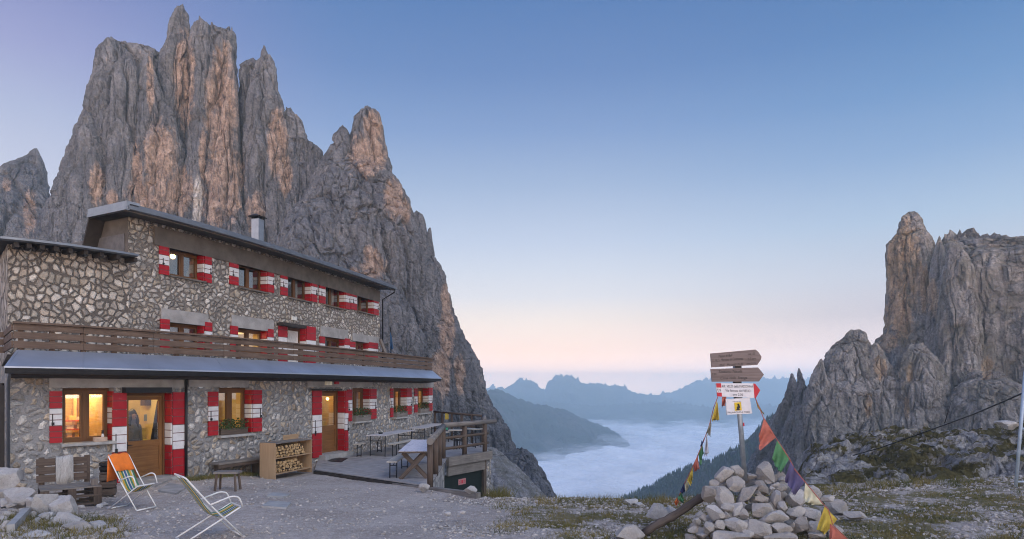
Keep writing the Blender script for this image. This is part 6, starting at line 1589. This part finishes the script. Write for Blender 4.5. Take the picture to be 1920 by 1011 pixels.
ca = [at(1980, 704, 13.0), at(1920, 736, 15.5), at(1830, 775, 19.5), at(1740, 808, 24), at(1650, 840, 27), at(1575, 861, 29)]
mb = MB(); mb.tube(ca, .022, 6); tag(mb.build('cable', M_BLACK), 'black cable strung from the right edge down to the rocky hill', 'cable')
mb = MB(); mb.tube([at(1771, 794, 22.5), at(1784, 752, 22.5)], .014, 6); tag(mb.build('cable_stay', M_BLACK), 'thin dark stay rising from the cable on the hill crest', 'stay')
fp = at(733, 660, 31.5); fpo = thing('flagpole', 'slim pole with a furled blue flag at the far end of the balcony', 'flagpole', tuple(fp))
mb = MB(); mb.tube([at(733, 672, 31.5), at(732.5, 614, 31.5)], .03, 8); mb.build('pole', M_BLACK, fpo); cloth('flag', [(731.5, 622), (734.5, 630), (737.5, 656), (731, 658)], 31.45, mat_plain('blue_flag', (.02, .07, .16), .8), fpo, 5, .04)
ns = at(822, 772, 33.0); 
mb = MB(); n_p = fb.lerp(fc, .72); mb.box(n_p.x - .08, n_p.x + .08, n_p.y - .10, n_p.y - .075, n_p.z - .30, n_p.z - .02); tag(mb.build('notice', mat_plain('yellow_notice', (.42, .31, .04), .6)), 'small yellow notice fixed to the far deck railing', 'notice')

# ------------------------------------------------------------------ person behind the door glass
def person():
    q = LOW[1]; lf = LF(PN(UU(249, -.75), -.75), PN(UU(300, -.75), -.75)); bx, by, _ = lf.p(0, 0, 0); z = -.02; r_ = np.array([lf.t[0], lf.t[1]]); f_ = np.array([lf.n[0], lf.n[1]])
    def J(s_, n_, h): return (bx + r_[0] * s_ + f_[0] * n_, by + r_[1] * s_ + f_[1] * n_, z + h * .95)
    J0 = [(0, 0, .93, .125), (0, 0, 1.12, .115), (0, .01, 1.30, .125), (0, 0, 1.40, .06), (0, .02, 1.48, .05), (0, .03, 1.58, .085), (0, .03, 1.67, .07),
          (.16, 0, 1.33, .055), (.20, -.01, 1.08, .042), (.17, .08, .88, .034), (-.16, 0, 1.33, .055), (-.20, -.01, 1.08, .042), (-.17, .08, .88, .034),
          (.09, 0, .85, .085), (.10, .01, .48, .058), (.10, -.01, .08, .042), (.10, .12, .03, .035), (-.09, 0, .85, .085), (-.10, .01, .48, .058), (-.10, -.01, .08, .042), (-.10, .12, .03, .035)]
    E = [(0, 1), (1, 2), (2, 3), (3, 4), (4, 5), (5, 6), (2, 7), (7, 8), (8, 9), (2, 10), (10, 11), (11, 12), (0, 13), (13, 14), (14, 15), (15, 16), (0, 17), (17, 18), (18, 19), (19, 20)]
    for b, sg in ((9, 1), (12, -1)):
        for i, (ds, dn, dh) in enumerate(((.0, .03, -.09), (.02, .02, -.10), (-.02, .02, -.095), (.035, .01, -.08), (-.03, .06, -.05))):
            J0.append((J0[b][0] + ds, J0[b][1] + dn, J0[b][2] + dh, .010)); E.append((b, len(J0) - 1))
    root = thing('person', 'person with long dark hair and grey top standing behind the door glass', 'person', J(0, 0, 0))
    o_ = OFF[root]; me = bpy.data.meshes.new('body'); me.from_pydata([tuple(np.array(J(*j[:3])) - o_) for j in J0], E, []); b = link_mesh('body', me, root)
    sk_ = b.modifiers.new('skin', 'SKIN'); 
    for i, j in enumerate(J0): me.skin_vertices[0].data[i].radius = (j[3], j[3])
    me.skin_vertices[0].data[0].use_root = True; b.modifiers.new('sub', 'SUBSURF').levels = 1; b.modifiers['sub'].render_levels = 1
    t = NT('grey_clothes_and_skin'); zc = t.n('ShaderNodeSeparateXYZ', {0: t.coord('Object')}).outputs['Z']; t.set(t.mix(t.mr(zc, 1.42, 1.44), t.mix(t.mr(zc, .9, .92), (.03, .035, .06), (.22, .22, .24)), (.42, .27, .20)), .8); me.materials.append(t.m)
    V, Fc = rock_verts(5, 4, .03, 0); Vh = V * np.array([.105, .105, .17]); keep = Vh.copy(); P = np.array([J(0, -.025, 1.60)]) + keep
    hair = np_mesh('hair', P, Fc, mat_plain('dark_hair', (.02, .014, .01), .6), True, root)
    mb = MB()
    for sg in (-1, 1): mb.tube([J(sg * .075, .02, 1.62), J(sg * .10, .02, 1.45), J(sg * .09, .05, 1.25)], [.04, .045, .02], 10)
    mb.build('hair_lock', hair.data.materials[0], root)
    mb = MB()
    for sg in (-1, 1): lathe(mb, *J(sg * .032, .105, 1.595), [(0, -.008), (.011, 0), (0, .008)], 8)
    lathe(mb, *J(0, .125, 1.56), [(0, -.02), (.012, -.012), (0, .02)], 8); mb.build('face_features', mat_plain('face_dark', (.12, .06, .05), .6), root)
person()
# coat hanging inside the first door
q = LOW[1]; lf = LF(PN(UU(281, -.6), -.6), PN(UU(306, -.6), -.6)); mb = MB(); w_ = lf.w
pts = [(.94, 1.85), (.90, 1.80), (.74, 1.0), (.72, .7), (1.12, .7), (1.1, 1.75)]
for i in range(7):
    n0, n1 = -.03 + .02 * math.sin(i * 1.7), -.03 + .02 * math.sin((i + 1) * 1.7)
    zt0 = 1.85; a, b = i / 7, (i + 1) / 7
    mb.poly([lf.p(w_ * a, n0, .72), lf.p(w_ * b, n1, .72), lf.p(w_ * (.66 + .3 * b), n1, zt0), lf.p(w_ * (.66 + .3 * a), n0, zt0)], None, 0)
ct = mb.build('coat', mat_plain('dark_coat', (.02, .022, .028), .8)); ct.modifiers.new('thick', 'SOLIDIFY').thickness = .05; tag(ct, 'dark coat hanging inside behind the wooden door glass', 'coat')

# ------------------------------------------------------------------ gravel, grass
def gravel():
    rng = np.random.RandomState(2); Vs, Fs, o = [], [], 0; base = [rock_verts(900 + k, 2, .05, 7) for k in range(8)]; base1 = [rock_verts(940 + k, 1, .12, 3) for k in range(8)]
    N = 52000; k = 0
    while k < N:
        D = 8.4 + 9 * rng.rand() ** 1.5; px = rng.uniform(-40, 1960); x = (px - 960) / F * D
        ye = float(np.interp(x, EX, EY))
        if D > ye + .5: k += 1; continue
        right = 1 / (1 + math.exp(-(x + .3) * 1.6)); dens = .42 + .26 * right
        edge = abs(D - ye) < .9 and x > -1.5
        dens *= float(np.clip(.35 + 1.5 * _gn[int(min(max((D - 4) * 10, 0), 219)), int(min(max((x + 16) * 10, 0), 319))], .08, 1.15))
        if rng.rand() > dens and not edge: k += 1; continue
        u = LW(x)
        if u is not None and D > u - .15: k += 1; continue
        if -2.9 < x - (-2.36 - (D - 15.6) * .0) < .0 and D > 15.9: k += 1; continue
        s_ = .009 + .032 * rng.rand() ** 5 + (.02 * rng.rand() if edge else 0) + right * .018 * rng.rand() ** 2 + (.03 * rng.rand() ** 2 if px < 240 and D < 12 else 0)
        V, Fc = (base if s_ > .022 else base1)[rng.randint(8)]; a = rng.rand() * 6.28; c, sn = math.cos(a), math.sin(a); V = V * np.array([1, rng.uniform(.6, 1), rng.uniform(.45, .8)]) * s_
        z = gz_fast(x, D)
        Vs.append(np.stack([V[:, 0] * c - V[:, 1] * sn + x, V[:, 0] * sn + V[:, 1] * c + D, V[:, 2] + z + s_ * .15], -1)); Fs.append(Fc + o); o += len(V); k += 1
    t = NT('gravel_stone'); co = t.coord(); n = t.noise(co, 3.3, 2); w = t.n('ShaderNodeTexWhiteNoise', {0: t.n('ShaderNodeVectorMath', {0: co, 1: (.06, .06, .06)}, operation='SNAP').outputs[0]}).outputs[0]
    t.set(t.mix(t.mr(w, 0, 1), (.25, .225, .205), (.47, .435, .40)), .95, t.bump(t.noise(co, 60, 3), .005, .6), spec=.12)
    o = np_mesh('gravel', np.vstack(Vs), np.vstack(Fs), t.m, smooth=False); o["kind"] = 'stuff'
_wx = [(PN(u, 0)[0], PN(u, 0)[1]) for u in np.linspace(u_l0, UU(590, 0), 40)] + [(P1.x, P1.y), (P2.x, P2.y), (e2.x, e2.y)]
def LW(x):
    if x < _wx[0][0] or x > _wx[-1][0]: return None
    return float(np.interp(x, [a[0] for a in _wx], [a[1] for a in _wx]))
_gx = np.linspace(-16, 16, 321); _gy = np.linspace(4, 26, 221); _gX, _gY = np.meshgrid(_gx, _gy); _gZ = gz0(_gX.ravel(), _gY.ravel()).reshape(_gX.shape)
def gz_fast(x, y):
    i = min(max((x + 16) / .1, 0), 319.99); j = min(max((y - 4) / .1, 0), 219.99); a, b = int(i), int(j); fi, fj = i - a, j - b
    return float(_gZ[b, a] * (1 - fi) * (1 - fj) + _gZ[b, a + 1] * fi * (1 - fj) + _gZ[b + 1, a] * (1 - fi) * fj + _gZ[b + 1, a + 1] * fi * fj)
_gn = (fbm(np.stack([_gX.ravel() * .55, _gY.ravel() * .8, 0 * _gX.ravel()], -1) + 51, 4) + .35).reshape(_gX.shape)
gravel()
def grass():
    rng = np.random.RandomState(8); V, T, o = [], [], 0
    tufts = []
    def field(n, fx, h, spread, keep=1.0):
        for _ in range(n):
            x, y = fx(); tufts.append((x, y, h, spread))
    def right_f():
        while True:
            D = 8.6 + 7.5 * rng.rand() ** 1.2; px = rng.uniform(930, 1960); x = (px - 960) / F * D
            if D > float(np.interp(x, EX, EY)) + .5: continue
            if fbm(np.array([[x * .9, D * .9, 0.]]) + 21, 3)[0] + .25 * rng.rand() > .02: return x, D
    field(2300, right_f, .05, .09)
    def edge_f():
        px = rng.uniform(1000, 1900); D = 14.2; x = (px - 960) / F * D; y = float(np.interp(x, EX, EY)) + rng.uniform(-.7, .25); return x, y
    field(260, edge_f, .13, .1)
    def wall_f():
        u = rng.uniform(UU(330, 0), UU(480, 0)); p = PN(u, rng.uniform(.06, .55)); return p[0], p[1]
    field(150, wall_f, .08, .08)
    def pile_f():
        px = rng.uniform(0, 225); D = rng.uniform(9.3, 11.0); return (px - 960) / F * D, D
    field(170, pile_f, .08, .1)
    def pier_f():
        p = at(rng.uniform(922, 948), 930, 15.2); return p.x, p.y + rng.uniform(-.3, .3)
    field(40, pier_f, .20, .12)
    for x, y, h, sp in tufts:
        z = gz_fast(x, y) if abs(x) < 16 else gz(x, y)
        if sp > .115: z = -.42
        for _ in range(16):
            bx, by = x + rng.normal() * sp, y + rng.normal() * sp; a = rng.rand() * 6.28; hh = h * rng.uniform(.5, 1.6); w = .005 * rng.uniform(.7, 1.6); lx, ly = rng.normal(size=2) * hh * .5
            V += [(bx - w * math.cos(a), by - w * math.sin(a), z - .01), (bx + w * math.cos(a), by + w * math.sin(a), z - .01), (bx + lx, by + ly, z + hh)]; T.append((o, o + 1, o + 2)); o += 3
    t = NT('alpine_grass'); co = t.coord(); n = t.noise(co, 2.0, 4)
    t.set(t.mix(t.mr(n, .35, .65), (.06, .075, .022), (.25, .195, .075)), .9, spec=.1)
    g = np_mesh('grass', np.array(V), np.array(T), t.m, smooth=False); g["kind"] = 'stuff'
grass()

# ------------------------------------------------------------------ valley air
def haze():
    mb = MB(); mb.box(-5200, 5200, -400, 3300, -145, 74); t = NT('haze_air'); t.t.nodes.remove(t.b)
    pv = t.n('ShaderNodeVolumePrincipled', {'Density': HAZE_D, 'Anisotropy': 0.0}); pv.inputs['Color'].default_value = (*HAZE_C, 1)
    t.t.links.new(pv.outputs[0], t.out.inputs['Volume']); o = mb.build('haze', t.m); o["kind"] = 'stuff'
HAZE_D = 0.00058; HAZE_C = (.68, .90, 1.0)
haze()
